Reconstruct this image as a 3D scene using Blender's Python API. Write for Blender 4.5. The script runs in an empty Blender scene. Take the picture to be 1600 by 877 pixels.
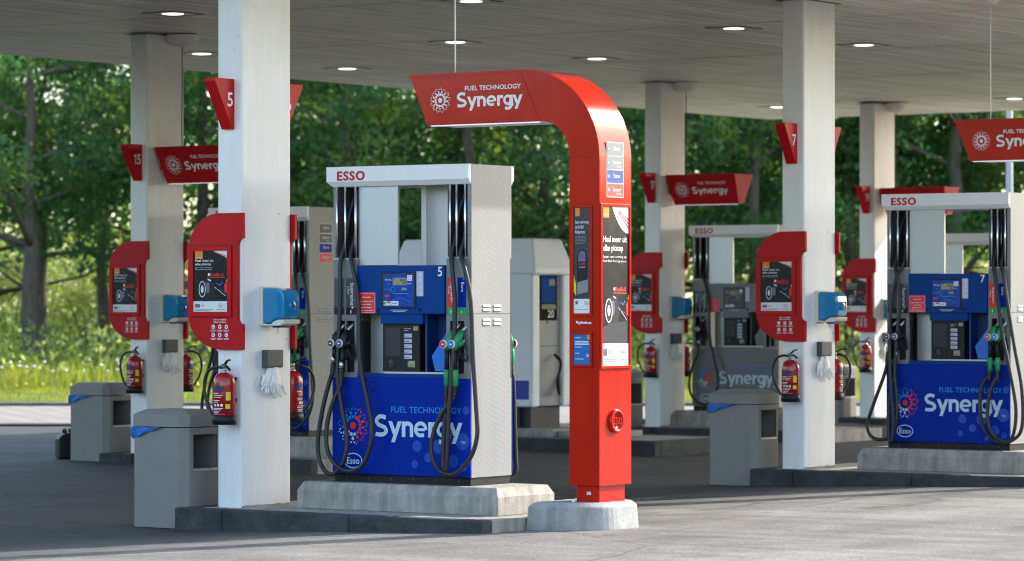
import bpy, bmesh, math, random
import numpy as np
from mathutils import Vector, Matrix, noise
random.seed(7)
sc = bpy.context.scene
col = sc.collection
R = math.radians
# ------------------------------------------------------------------ camera, sky, sun, exposure
YAW = R(35.238); SN, CS = math.sin(YAW), math.cos(YAW)
EYE = 1.586; FPX = 5450.0
cd = bpy.data.cameras.new('camera'); cam = bpy.data.objects.new('camera', cd); col.objects.link(cam)
cam.location = (0, 0, EYE); cam.rotation_euler = (R(90), 0, YAW)
cd.sensor_width = 36; cd.lens = FPX / 1600 * 36; cd.shift_y = 42.5 / 1600
cd.clip_start = 0.5; cd.clip_end = 2000
cd.dof.use_dof = True; cd.dof.focus_distance = 25.4; cd.dof.aperture_fstop = 3.3
sc.camera = cam
SUN = Vector((0.40, 0.917, 0)).normalized(); EL = R(31)
sd = Vector((SUN.x * math.cos(EL), SUN.y * math.cos(EL), math.sin(EL)))
w = bpy.data.worlds.new('World'); sc.world = w; w.use_nodes = True
nt = w.node_tree; nt.nodes.clear()
sky = nt.nodes.new('ShaderNodeTexSky'); sky.sky_type = 'NISHITA'; sky.sun_disc = False
sky.sun_elevation = EL; sky.sun_rotation = math.atan2(SUN.x, SUN.y)
sky.dust_density = 1.2; sky.air_density = 0.85; sky.ozone_density = 0.4
bgn = nt.nodes.new('ShaderNodeBackground'); bgn.inputs[1].default_value = 0.15
out = nt.nodes.new('ShaderNodeOutputWorld')
hz_ = nt.nodes.new('ShaderNodeMix'); hz_.data_type = 'RGBA'; hz_.blend_type = 'MULTIPLY'; hz_.inputs[0].default_value = 1; hz_.inputs[7].default_value = (1.045, 1.0, 0.895, 1)   # thin summer haze takes some blue out of the sky
nt.links.new(sky.outputs[0], hz_.inputs[6]); nt.links.new(hz_.outputs[2], bgn.inputs[0]); nt.links.new(bgn.outputs[0], out.inputs[0])
sl = bpy.data.lights.new('sun', 'SUN'); sl.energy = 2.0; sl.angle = R(0.5); sl.color = (1, 0.97, 0.92)
so = bpy.data.objects.new('sun', sl); col.objects.link(so)
so.rotation_euler = sd.to_track_quat('Z', 'Y').to_euler(); so.location = (0, 0, 30)
sc.view_settings.view_transform = 'Standard'; sc.view_settings.look = 'None'
sc.view_settings.exposure = 1.95; sc.view_settings.gamma = 1
sc.render.engine = 'CYCLES'
sc.cycles.use_denoising = True; sc.cycles.filter_width = 1.1
sc.cycles.max_bounces = 8; sc.cycles.diffuse_bounces = 5; sc.cycles.glossy_bounces = 3
sc.cycles.transmission_bounces = 4; sc.cycles.transparent_max_bounces = 8
sc.cycles.caustics_reflective = False; sc.cycles.caustics_refractive = False
sc.cycles.sample_clamp_indirect = 6

def cw(x, depth, z=0.0):            # image column and depth -> place on the ground
    xc = (x - 800) / FPX * depth
    return Vector((CS * xc - SN * depth, SN * xc + CS * depth, z))
def cf(lat, depth, z=0.0):
    return Vector((CS * lat - SN * depth, SN * lat + CS * depth, z))

# ------------------------------------------------------------------ materials
MATS = {}
def M(name, rgb, rough=0.5, metal=0.0, var=0.08, scale=5.0, bump=0.0, spec=0.5, coat=0.0, stretch=(1, 1, 1), emit=None, estr=0, trans=None, alpha=None, bscale=None):
    if name in MATS: return MATS[name]
    m = bpy.data.materials.new(name); m.use_nodes = True
    n = m.node_tree.nodes; l = m.node_tree.links
    p = n['Principled BSDF']
    p.inputs['Base Color'].default_value = (*rgb, 1); p.inputs['Roughness'].default_value = rough
    p.inputs['Metallic'].default_value = metal; p.inputs['Specular IOR Level'].default_value = spec
    p.inputs['Coat Weight'].default_value = coat
    if emit: 
        p.inputs['Emission Color'].default_value = (*emit, 1); p.inputs['Emission Strength'].default_value = estr
    if alpha is not None: p.inputs['Alpha'].default_value = alpha
    if var > 0:
        tc = n.new('ShaderNodeTexCoord'); mp = n.new('ShaderNodeMapping'); mp.inputs['Scale'].default_value = stretch
        nz = n.new('ShaderNodeTexNoise'); nz.inputs['Scale'].default_value = scale; nz.inputs['Detail'].default_value = 6
        nz.inputs['Roughness'].default_value = 0.65
        mx = n.new('ShaderNodeMix'); mx.data_type = 'RGBA'
        mx.inputs[6].default_value = (*[c * (1 - var) for c in rgb], 1); mx.inputs[7].default_value = (*[min(1, c * (1 + var)) for c in rgb], 1)
        rm = n.new('ShaderNodeMapRange'); rm.inputs[1].default_value = 0.32; rm.inputs[2].default_value = 0.68
        l.new(tc.outputs['Object'], mp.inputs[0]); l.new(mp.outputs[0], nz.inputs[0]); l.new(nz.outputs[0], rm.inputs[0])
        l.new(rm.outputs[0], mx.inputs[0]); l.new(mx.outputs[2], p.inputs['Base Color'])
        rr = n.new('ShaderNodeMapRange'); rr.inputs[3].default_value = max(0, rough - 0.06); rr.inputs[4].default_value = min(1, rough + 0.08)
        l.new(nz.outputs[0], rr.inputs[0]); l.new(rr.outputs[0], p.inputs['Roughness'])
        if bump > 0:
            nb = n.new('ShaderNodeTexNoise'); nb.inputs['Scale'].default_value = bscale or scale * 6; nb.inputs['Detail'].default_value = 4
            l.new(mp.outputs[0], nb.inputs[0])
            b = n.new('ShaderNodeBump'); b.inputs['Strength'].default_value = bump; b.inputs['Distance'].default_value = 0.01
            l.new(nb.outputs[0], b.inputs['Height']); l.new(b.outputs[0], p.inputs['Normal'])
    MATS[name] = m
    return m

WHITE = M('white_paint', (0.82, 0.82, 0.81), 0.45, var=0.05, scale=3, stretch=(3, 3, .5))
def wear(m, streak=.10, speck=True):
    n = m.node_tree.nodes; l = m.node_tree.links; p = n['Principled BSDF']; src = p.inputs['Base Color'].links[0].from_socket
    tc = n.new('ShaderNodeTexCoord'); mp = n.new('ShaderNodeMapping'); mp.inputs['Scale'].default_value = (14, 14, .55)
    nz = n.new('ShaderNodeTexNoise'); nz.inputs['Scale'].default_value = 1; nz.inputs['Detail'].default_value = 6
    rm = n.new('ShaderNodeMapRange'); rm.inputs[1].default_value = .52; rm.inputs[2].default_value = .75; rm.inputs[3].default_value = 1; rm.inputs[4].default_value = 1 - streak
    mu = n.new('ShaderNodeMix'); mu.data_type = 'RGBA'; mu.blend_type = 'MULTIPLY'; mu.inputs[0].default_value = 1
    l.new(tc.outputs['Object'], mp.inputs[0]); l.new(mp.outputs[0], nz.inputs[0]); l.new(nz.outputs[0], rm.inputs[0]); l.new(src, mu.inputs[6]); l.new(rm.outputs[0], mu.inputs[7])
    vo = n.new('ShaderNodeTexVoronoi'); vo.inputs['Scale'].default_value = 4.5; vr = n.new('ShaderNodeMapRange'); vr.inputs[1].default_value = .03; vr.inputs[2].default_value = .05; vr.inputs[3].default_value = .45; vr.inputs[4].default_value = 1
    m2 = n.new('ShaderNodeMix'); m2.data_type = 'RGBA'; m2.blend_type = 'MULTIPLY'; m2.inputs[0].default_value = 1
    l.new(tc.outputs['Object'], vo.inputs[0]); l.new(vo.outputs[0], vr.inputs[0]); l.new(mu.outputs[2], m2.inputs[6]); l.new(vr.outputs[0], m2.inputs[7]); l.new(m2.outputs[2], p.inputs['Base Color'])
wear(WHITE, .035)
HEADW = M('header_white', (0.80, 0.79, 0.78), 0.35, var=0.03)
RED = M('red_panel', (0.48, 0.010, 0.011), 0.38, var=0.12, scale=4, spec=.15)
REDP = M('red_portal', (0.48, 0.014, 0.003), 0.15, var=0.07, scale=3, spec=.3)
wear(REDP, .14)
REDD = M('red_shadow_gap', (0.05, 0.004, 0.005), 0.7, var=0)
BLUE = M('blue_panel', (0.003, 0.026, 0.30), 0.20, var=0.05, scale=3, spec=.12)
BLUED = M('blue_display', (0.002, 0.043, 0.22), 0.35, var=0.04, spec=.12)
BLUEL = M('blue_light', (0.01, 0.16, 0.62), 0.35, var=0.03)
BLUEK = M('blue_dark', (0.002, 0.028, 0.15), 0.45, var=0.05)
STEEL = M('brushed_steel', (0.56, 0.56, 0.55), 0.42, metal=0.75, var=0.03, scale=5, stretch=(4, 4, 6))
ROD = M('rod_steel', (0.72, 0.72, 0.72), 0.22, metal=1, var=0)
PLATE = M('grey_plate', (0.22, 0.225, 0.23), 0.5, metal=0.2, var=0.08, scale=6)
GREYP = M('grey_panel', (0.165, 0.165, 0.17), 0.42, var=0.06, scale=4)
GREYD = M('grey_dark', (0.07, 0.07, 0.075), 0.5, var=0.08)
BLACK = M('black_plastic', (0.010, 0.010, 0.011), 0.45, var=0.2, scale=8, spec=.3)
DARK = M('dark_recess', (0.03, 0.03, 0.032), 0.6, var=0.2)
RUBBER = M('black_rubber', (0.014, 0.014, 0.015), 0.42, var=0.25, scale=14, bump=0.2)
GREEN = M('green_plastic', (0.006, 0.24, 0.075), 0.35, var=0.12, scale=20)
GREENL = M('green_label', (0.01, 0.36, 0.10), 0.5, var=0)
ALU = M('spout_metal', (0.62, 0.62, 0.60), 0.3, metal=1, var=0.06)
LETW = M('letter_white', (0.78, 0.79, 0.80), 0.5, var=0)
LETB = M('letter_pale_blue', (0.52, 0.66, 0.76), 0.5, var=0)
LETM = M('letter_mid_blue', (0.006, 0.20, 0.62), 0.5, var=0)
LETR = M('letter_red', (0.47, 0.010, 0.016), 0.5, var=0)
DOTR = M('dot_red', (0.70, 0.025, 0.03), 0.5, var=0)
DOTF = M('faint_dot_blue', (0.006, 0.065, 0.42), 0.32, var=0)
ORANGE = M('orange_square', (0.80, 0.22, 0.02), 0.5, var=0)
YELLOW = M('yellow_label', (0.80, 0.62, 0.01), 0.5, var=0)
POSTK = M('poster_black', (0.012, 0.012, 0.014), 0.25, var=0.25, scale=9, spec=.3)
POSTG = M('poster_grey', (0.05, 0.05, 0.058), 0.3, var=0.3, scale=60, spec=.3)
POSTW = M('poster_white', (0.74, 0.75, 0.75), 0.4, var=0)
POSTP = M('poster_violet', (0.13, 0.12, 0.22), 0.3, var=0.3, scale=20)
LILAC = M('keypad_lilac', (0.50, 0.49, 0.62), 0.4, var=0.05, scale=30)
LCD = M('lcd_glass', (0.30, 0.31, 0.20), 0.12, var=0.3, scale=40)
SCRN = M('screen_blue', (0.004, 0.05, 0.33), 0.2, var=0.25, scale=12)
CYAN = M('letter_cyan', (0.02, 0.35, 0.75), 0.5, var=0)
CREAM = M('cream_plastic', (0.72, 0.68, 0.58), 0.4, var=0.04)
TURQ = M('turquoise_plastic', (0.004, 0.22, 0.46), 0.12, var=0.12, scale=12, coat=0.4)
BAG = M('blue_bag', (0.004, 0.13, 0.48), 0.35, var=0.2, scale=25, bump=0.5)
BIN = M('bin_grey', (0.235, 0.222, 0.20), 0.62, var=0.07, scale=6)
BINS = M('bin_grey_inside', (0.20, 0.20, 0.195), 0.62, var=0.07, scale=6)
EXT = M('extinguisher_red', (0.36, 0.012, 0.014), 0.22, var=0.05, coat=0.4)
CHROME = M('valve_metal', (0.5, 0.5, 0.48), 0.3, metal=1, var=0.1)
PVC = M('glove_film', (0.86, 0.86, 0.86), 0.4, var=0.05, scale=40, bump=0.3)
LIT = M('lamp_diffuser', (0.9, 0.9, 0.85), 0.4, var=0, emit=(1, 0.97, 0.80), estr=0.8)
LED = M('led_strip', (0.8, 0.8, 0.85), 0.4, var=0, emit=(0.78, 0.80, 1.0), estr=0.12)
TRUCKW = M('truck_pump_white', (0.82, 0.83, 0.84), 0.4, var=0.06, scale=2)
LAMP = M('lamp_post_paint', (0.36, 0.40, 0.46), 0.45, metal=0.3, var=0.06)
BARK = M('bark', (0.10, 0.085, 0.065), 0.9, var=0.45, scale=5, bump=0.8, stretch=(3, 3, .6))
ASPH2 = M('kerb_verge', (0.10, 0.10, 0.095), 0.85, var=0.3, scale=3, bump=0.4)

def concrete(name, rgb, streak=0.35, st=(7, 7, .7)):
    m = M(name, rgb, 0.85, var=0.18, scale=7, bump=0.25, bscale=60)
    n = m.node_tree.nodes; l = m.node_tree.links; p = n['Principled BSDF']
    src = p.inputs['Base Color'].links[0].from_socket
    tc = n.new('ShaderNodeTexCoord'); mp = n.new('ShaderNodeMapping'); mp.inputs['Scale'].default_value = st
    nz = n.new('ShaderNodeTexNoise'); nz.inputs['Scale'].default_value = 1.6; nz.inputs['Detail'].default_value = 7; nz.inputs['Roughness'].default_value = .7
    rm = n.new('ShaderNodeMapRange'); rm.inputs[1].default_value = .38; rm.inputs[2].default_value = .62; rm.inputs[3].default_value = 1 - streak; rm.inputs[4].default_value = 1.12
    mu = n.new('ShaderNodeMix'); mu.data_type = 'RGBA'; mu.blend_type = 'MULTIPLY'; mu.inputs[0].default_value = 1
    pit = n.new('ShaderNodeTexVoronoi'); pit.inputs['Scale'].default_value = 38
    pr = n.new('ShaderNodeMapRange'); pr.inputs[1].default_value = .08; pr.inputs[2].default_value = .2; pr.inputs[3].default_value = .55; pr.inputs[4].default_value = 1
    mu2 = n.new('ShaderNodeMix'); mu2.data_type = 'RGBA'; mu2.blend_type = 'MULTIPLY'; mu2.inputs[0].default_value = .7
    l.new(tc.outputs['Object'], mp.inputs[0]); l.new(mp.outputs[0], nz.inputs[0]); l.new(nz.outputs[0], rm.inputs[0])
    l.new(src, mu.inputs[6]); l.new(rm.outputs[0], mu.inputs[7]); l.new(tc.outputs['Object'], pit.inputs[0]); l.new(pit.outputs[0], pr.inputs[0])
    l.new(mu.outputs[2], mu2.inputs[6]); l.new(pr.outputs[0], mu2.inputs[7]); l.new(mu2.outputs[2], p.inputs['Base Color'])
    return m
PLINTH = concrete('plinth_concrete', (0.36, 0.335, 0.295), .28)
KERB = concrete('kerb_concrete', (0.055, 0.057, 0.058), .45, (2.5, 2.5, 3))
FOOT = concrete('footing_concrete', (0.34, 0.335, 0.325), .2)

def ceiling_mat():
    m = M('ceiling_planks', (0.72, 0.71, 0.635), 0.45, var=0.14, scale=1.3, stretch=(1, .35, 1))
    n = m.node_tree.nodes; l = m.node_tree.links; p = n['Principled BSDF']
    src = p.inputs['Base Color'].links[0].from_socket
    tc = n.new('ShaderNodeTexCoord'); mp = n.new('ShaderNodeMapping'); mp.inputs['Scale'].default_value = (9.7, .5, 1)
    nz = n.new('ShaderNodeTexNoise'); nz.inputs['Scale'].default_value = 1; nz.inputs['Detail'].default_value = 5
    rm = n.new('ShaderNodeMapRange'); rm.inputs[1].default_value = .3; rm.inputs[2].default_value = .7; rm.inputs[3].default_value = .66; rm.inputs[4].default_value = 1.22
    mu = n.new('ShaderNodeMix'); mu.data_type = 'RGBA'; mu.blend_type = 'MULTIPLY'; mu.inputs[0].default_value = 1
    sp = n.new('ShaderNodeTexVoronoi'); sp.inputs['Scale'].default_value = 1.6
    sr = n.new('ShaderNodeMapRange'); sr.inputs[1].default_value = .02; sr.inputs[2].default_value = .05; sr.inputs[3].default_value = .25; sr.inputs[4].default_value = 1
    mu2 = n.new('ShaderNodeMix'); mu2.data_type = 'RGBA'; mu2.blend_type = 'MULTIPLY'; mu2.inputs[0].default_value = .8
    l.new(tc.outputs['Object'], mp.inputs[0]); l.new(mp.outputs[0], nz.inputs[0]); l.new(nz.outputs[0], rm.inputs[0])
    l.new(src, mu.inputs[6]); l.new(rm.outputs[0], mu.inputs[7])
    l.new(tc.outputs['Object'], sp.inputs[0]); l.new(sp.outputs[0], sr.inputs[0])
    l.new(mu.outputs[2], mu2.inputs[6]); l.new(sr.outputs[0], mu2.inputs[7]); l.new(mu2.outputs[2], p.inputs['Base Color'])
    return m
CEIL = ceiling_mat()

def halftone_mat(name, a, b):
    m = bpy.data.materials.new(name); m.use_nodes = True
    n = m.node_tree.nodes; l = m.node_tree.links; p = n['Principled BSDF']
    tc = n.new('ShaderNodeTexCoord'); sep = n.new('ShaderNodeSeparateXYZ'); l.new(tc.outputs['Object'], sep.inputs[0])
    vo = n.new('ShaderNodeTexVoronoi'); vo.inputs['Randomness'].default_value = .12; vo.inputs['Scale'].default_value = 33
    mp = n.new('ShaderNodeMapping'); mp.inputs['Rotation'].default_value = (.45, 0, 0)
    ns = n.new('ShaderNodeTexNoise'); ns.inputs['Scale'].default_value = 1.6
    av = n.new('ShaderNodeMix'); av.data_type = 'VECTOR'; av.inputs[0].default_value = .10
    l.new(tc.outputs['Object'], av.inputs[4]); l.new(ns.outputs[1], av.inputs[5]); l.new(av.outputs[1], mp.inputs[0]); l.new(mp.outputs[0], vo.inputs[0])
    rad = n.new('ShaderNodeMapRange'); rad.inputs[1].default_value = 0; rad.inputs[2].default_value = 2.3; rad.inputs[3].default_value = .60; rad.inputs[4].default_value = .36
    l.new(sep.outputs[2], rad.inputs[0])
    sb = n.new('ShaderNodeMath'); sb.operation = 'SUBTRACT'; l.new(rad.outputs[0], sb.inputs[0]); l.new(vo.outputs[0], sb.inputs[1])
    sm = n.new('ShaderNodeMapRange'); sm.inputs[1].default_value = -.04; sm.inputs[2].default_value = .04; l.new(sb.outputs[0], sm.inputs[0])
    mx = n.new('ShaderNodeMix'); mx.data_type = 'RGBA'; mx.inputs[6].default_value = (*a, 1); mx.inputs[7].default_value = (*b, 1)
    l.new(sm.outputs[0], mx.inputs[0]); l.new(mx.outputs[2], p.inputs['Base Color'])
    p.inputs['Roughness'].default_value = .45; p.inputs['Metallic'].default_value = .15
    MATS[name] = m
    return m
SIDE = halftone_mat('silver_halftone', (0.225, 0.226, 0.226), (0.262, 0.263, 0.264))
SIDEL = M('louvre_grey', (0.42, 0.42, 0.42), 0.5, var=0)
SIDEG = M('plain_grey_side', (0.30, 0.30, 0.28), 0.5, var=0.08, scale=30)

def asphalt_mat():
    m = bpy.data.materials.new('asphalt'); m.use_nodes = True
    n = m.node_tree.nodes; l = m.node_tree.links; p = n['Principled BSDF']
    tc = n.new('ShaderNodeTexCoord')
    def nz(scale, detail=6, st=(1, 1, 1), rough=.6, rot=0):
        mp = n.new('ShaderNodeMapping'); mp.inputs['Scale'].default_value = st; mp.inputs['Rotation'].default_value = (0, 0, rot)
        t = n.new('ShaderNodeTexNoise'); t.inputs['Scale'].default_value = scale; t.inputs['Detail'].default_value = detail; t.inputs['Roughness'].default_value = rough
        l.new(tc.outputs['Object'], mp.inputs[0]); l.new(mp.outputs[0], t.inputs[0]); return t
    def rng(s, a, b, c, d):
        r = n.new('ShaderNodeMapRange'); r.inputs[1].default_value = a; r.inputs[2].default_value = b; r.inputs[3].default_value = c; r.inputs[4].default_value = d
        l.new(s, r.inputs[0]); return r.outputs[0]
    def mul(a, b, f=1):
        x = n.new('ShaderNodeMix'); x.data_type = 'RGBA'; x.blend_type = 'MULTIPLY'; x.inputs[0].default_value = f
        l.new(a, x.inputs[6]); l.new(b, x.inputs[7]); return x.outputs[2]
    big = nz(.35, 5); mid = nz(1.6, 6, (1, .45, 1), rot=0.2); fine = nz(45, 3); grit = nz(190, 2)
    base = n.new('ShaderNodeMix'); base.data_type = 'RGBA'; base.inputs[6].default_value = (0.162, 0.153, 0.14, 1); base.inputs[7].default_value = (0.235, 0.222, 0.203, 1)
    l.new(rng(big.outputs[0], .35, .65, 0, 1), base.inputs[0])
    c = mul(base.outputs[2], rng(mid.outputs[0], .3, .7, .72, 1.12))
    c = mul(c, rng(fine.outputs[0], .35, .65, .70, 1.3)); c = mul(c, rng(grit.outputs[0], .35, .65, .5, 1.5))
    vo = n.new('ShaderNodeTexVoronoi'); vo.feature = 'DISTANCE_TO_EDGE'; vo.inputs['Scale'].default_value = .33
    dn = nz(.9, 6); av = n.new('ShaderNodeMix'); av.data_type = 'VECTOR'; av.inputs[0].default_value = .22
    l.new(tc.outputs['Object'], av.inputs[4]); l.new(dn.outputs[1], av.inputs[5]); l.new(av.outputs[1], vo.inputs[0])
    c = mul(c, rng(vo.outputs[0], .0, .006, .45, 1), .8)
    oil = nz(.8, 3, (1, 1, 1)); c = mul(c, rng(oil.outputs[0], .60, .74, 1, .55))
    v2 = n.new('ShaderNodeTexVoronoi'); v2.inputs['Scale'].default_value = 1.1; a2 = n.new('ShaderNodeMix'); a2.data_type = 'VECTOR'; a2.inputs[0].default_value = .06
    l.new(tc.outputs['Object'], a2.inputs[4]); l.new(nz(5, 4).outputs[1], a2.inputs[5]); l.new(a2.outputs[1], v2.inputs[0])
    c = mul(c, rng(v2.outputs[0], .03, .085, .5, 1))
    st_ = nz(1.0, 5, (.18, 3.2, 1)); c = mul(c, rng(st_.outputs[0], .35, .65, .82, 1.12))
    # canopy shade put into the asphalt colour, from the pump islands back
    sep = n.new('ShaderNodeSeparateXYZ'); l.new(tc.outputs['Object'], sep.inputs[0])
    wob = nz(.5, 4)
    ax = n.new('ShaderNodeMath'); ax.operation = 'MULTIPLY_ADD'; ax.inputs[1].default_value = 1.6; l.new(wob.outputs[0], ax.inputs[0]); l.new(sep.outputs[0], ax.inputs[2])
    c = mul(c, rng(ax.outputs[0], -15.6, -13.6, .34, 1.0))
    l.new(c, p.inputs['Base Color'])
    l.new(rng(mid.outputs[0], .3, .7, .62, .86), p.inputs['Roughness'])
    p.inputs['Specular IOR Level'].default_value = .35
    b = n.new('ShaderNodeBump'); b.inputs['Strength'].default_value = .35; b.inputs['Distance'].default_value = .006
    l.new(grit.outputs[0], b.inputs['Height']); l.new(b.outputs[0], p.inputs['Normal'])
    return m
ASPH = asphalt_mat()

def brick_mat():
    m = bpy.data.materials.new('brick_paving'); m.use_nodes = True
    n = m.node_tree.nodes; l = m.node_tree.links; p = n['Principled BSDF']
    tc = n.new('ShaderNodeTexCoord'); mp = n.new('ShaderNodeMapping'); mp.inputs['Rotation'].default_value = (0, 0, -YAW + .5)
    br = n.new('ShaderNodeTexBrick'); br.inputs['Scale'].default_value = .8; br.inputs['Mortar Size'].default_value = .03
    br.inputs['Color1'].default_value = (.36, .31, .27, 1); br.inputs['Color2'].default_value = (.26, .225, .20, 1); br.inputs['Mortar'].default_value = (.13, .12, .11, 1)
    l.new(tc.outputs['Object'], mp.inputs[0]); l.new(mp.outputs[0], br.inputs[0]); l.new(br.outputs[0], p.inputs['Base Color']); p.inputs['Roughness'].default_value = .85
    return m
BRICK = brick_mat()

def leaf_mat(name, rgb, tr, mixf=.45):
    m = bpy.data.materials.new(name); m.use_nodes = True
    n = m.node_tree.nodes; l = m.node_tree.links; p = n['Principled BSDF']; o = n['Material Output']
    tc = n.new('ShaderNodeTexCoord'); nz = n.new('ShaderNodeTexNoise'); nz.inputs['Scale'].default_value = 1.1; nz.inputs['Detail'].default_value = 4
    l.new(tc.outputs['Object'], nz.inputs[0])
    rm = n.new('ShaderNodeMapRange'); rm.inputs[1].default_value = .3; rm.inputs[2].default_value = .7; l.new(nz.outputs[0], rm.inputs[0])
    def mix(c, k):
        mx = n.new('ShaderNodeMix'); mx.data_type = 'RGBA'; mx.inputs[6].default_value = (c[0] * .6, c[1] * .7, c[2] * .8, 1); mx.inputs[7].default_value = (min(1, c[0] * 1.5), min(1, c[1] * 1.3), c[2], 1)
        l.new(rm.outputs[0], mx.inputs[0]); return mx.outputs[2]
    l.new(mix(rgb, 0), p.inputs['Base Color']); p.inputs['Roughness'].default_value = .55; p.inputs['Specular IOR Level'].default_value = .3
    t = n.new('ShaderNodeBsdfTranslucent'); l.new(mix(tr, 0), t.inputs[0])
    ms = n.new('ShaderNodeMixShader'); ms.inputs[0].default_value = mixf
    l.new(p.outputs[0], ms.inputs[1]); l.new(t.outputs[0], ms.inputs[2]); l.new(ms.outputs[0], o.inputs[0])
    return m
LEAF = [leaf_mat('leaf_dark', (0.042, 0.118, 0.058), (0.09, 0.27, 0.08), .48), leaf_mat('leaf_mid', (0.058, 0.14, 0.052), (0.15, 0.34, 0.07), .48), leaf_mat('leaf_light', (0.075, 0.145, 0.036), (0.26, 0.40, 0.06), .48)]
LEAFS = [leaf_mat('shrub_leaf', (0.22, 0.29, 0.08), (0.44, 0.55, 0.12), .5), leaf_mat('shrub_leaf_pale', (0.28, 0.34, 0.14), (0.50, 0.60, 0.18), .5)]  # willow-pale leaves, lightened further to stand in for sunlight the trees block
LEAFF = [leaf_mat('far_leaf', (0.15, 0.22, 0.07), (0.36, 0.46, 0.10)), leaf_mat('far_leaf_dark', (0.07, 0.13, 0.05), (0.18, 0.30, 0.06))]
BLADE = [leaf_mat('grass_blade', (0.17, 0.23, 0.022), (0.36, 0.44, 0.04)), leaf_mat('grass_blade_dry', (0.24, 0.26, 0.08), (0.38, 0.40, 0.10))]
LAWN = M('lawn_soil', (0.055, 0.10, 0.018), 0.9, var=0.35, scale=1.5, bump=0.4)

# ------------------------------------------------------------------ mesh builder
_glyph = {}
def glyphs(s, off=0.0, sp=1.0):
    k = (s, off, sp)
    if k in _glyph: return _glyph[k]
    cu = bpy.data.curves.new('lettering', 'FONT'); cu.body = s; cu.size = 1; cu.offset = off; cu.resolution_u = 3; cu.space_character = sp
    ob = bpy.data.objects.new('lettering', cu); col.objects.link(ob)
    bpy.context.view_layer.update()
    me = bpy.data.meshes.new_from_object(ob.evaluated_get(bpy.context.evaluated_depsgraph_get()))
    vs = [(v.co.x, v.co.y) for v in me.vertices]; fs = [tuple(p.vertices) for p in me.polygons]
    bpy.data.meshes.remove(me); bpy.data.objects.remove(ob); bpy.data.curves.remove(cu)
    _glyph[k] = (vs, fs); return _glyph[k]
_cap = max(v[1] for v in glyphs('H')[0])

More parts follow.
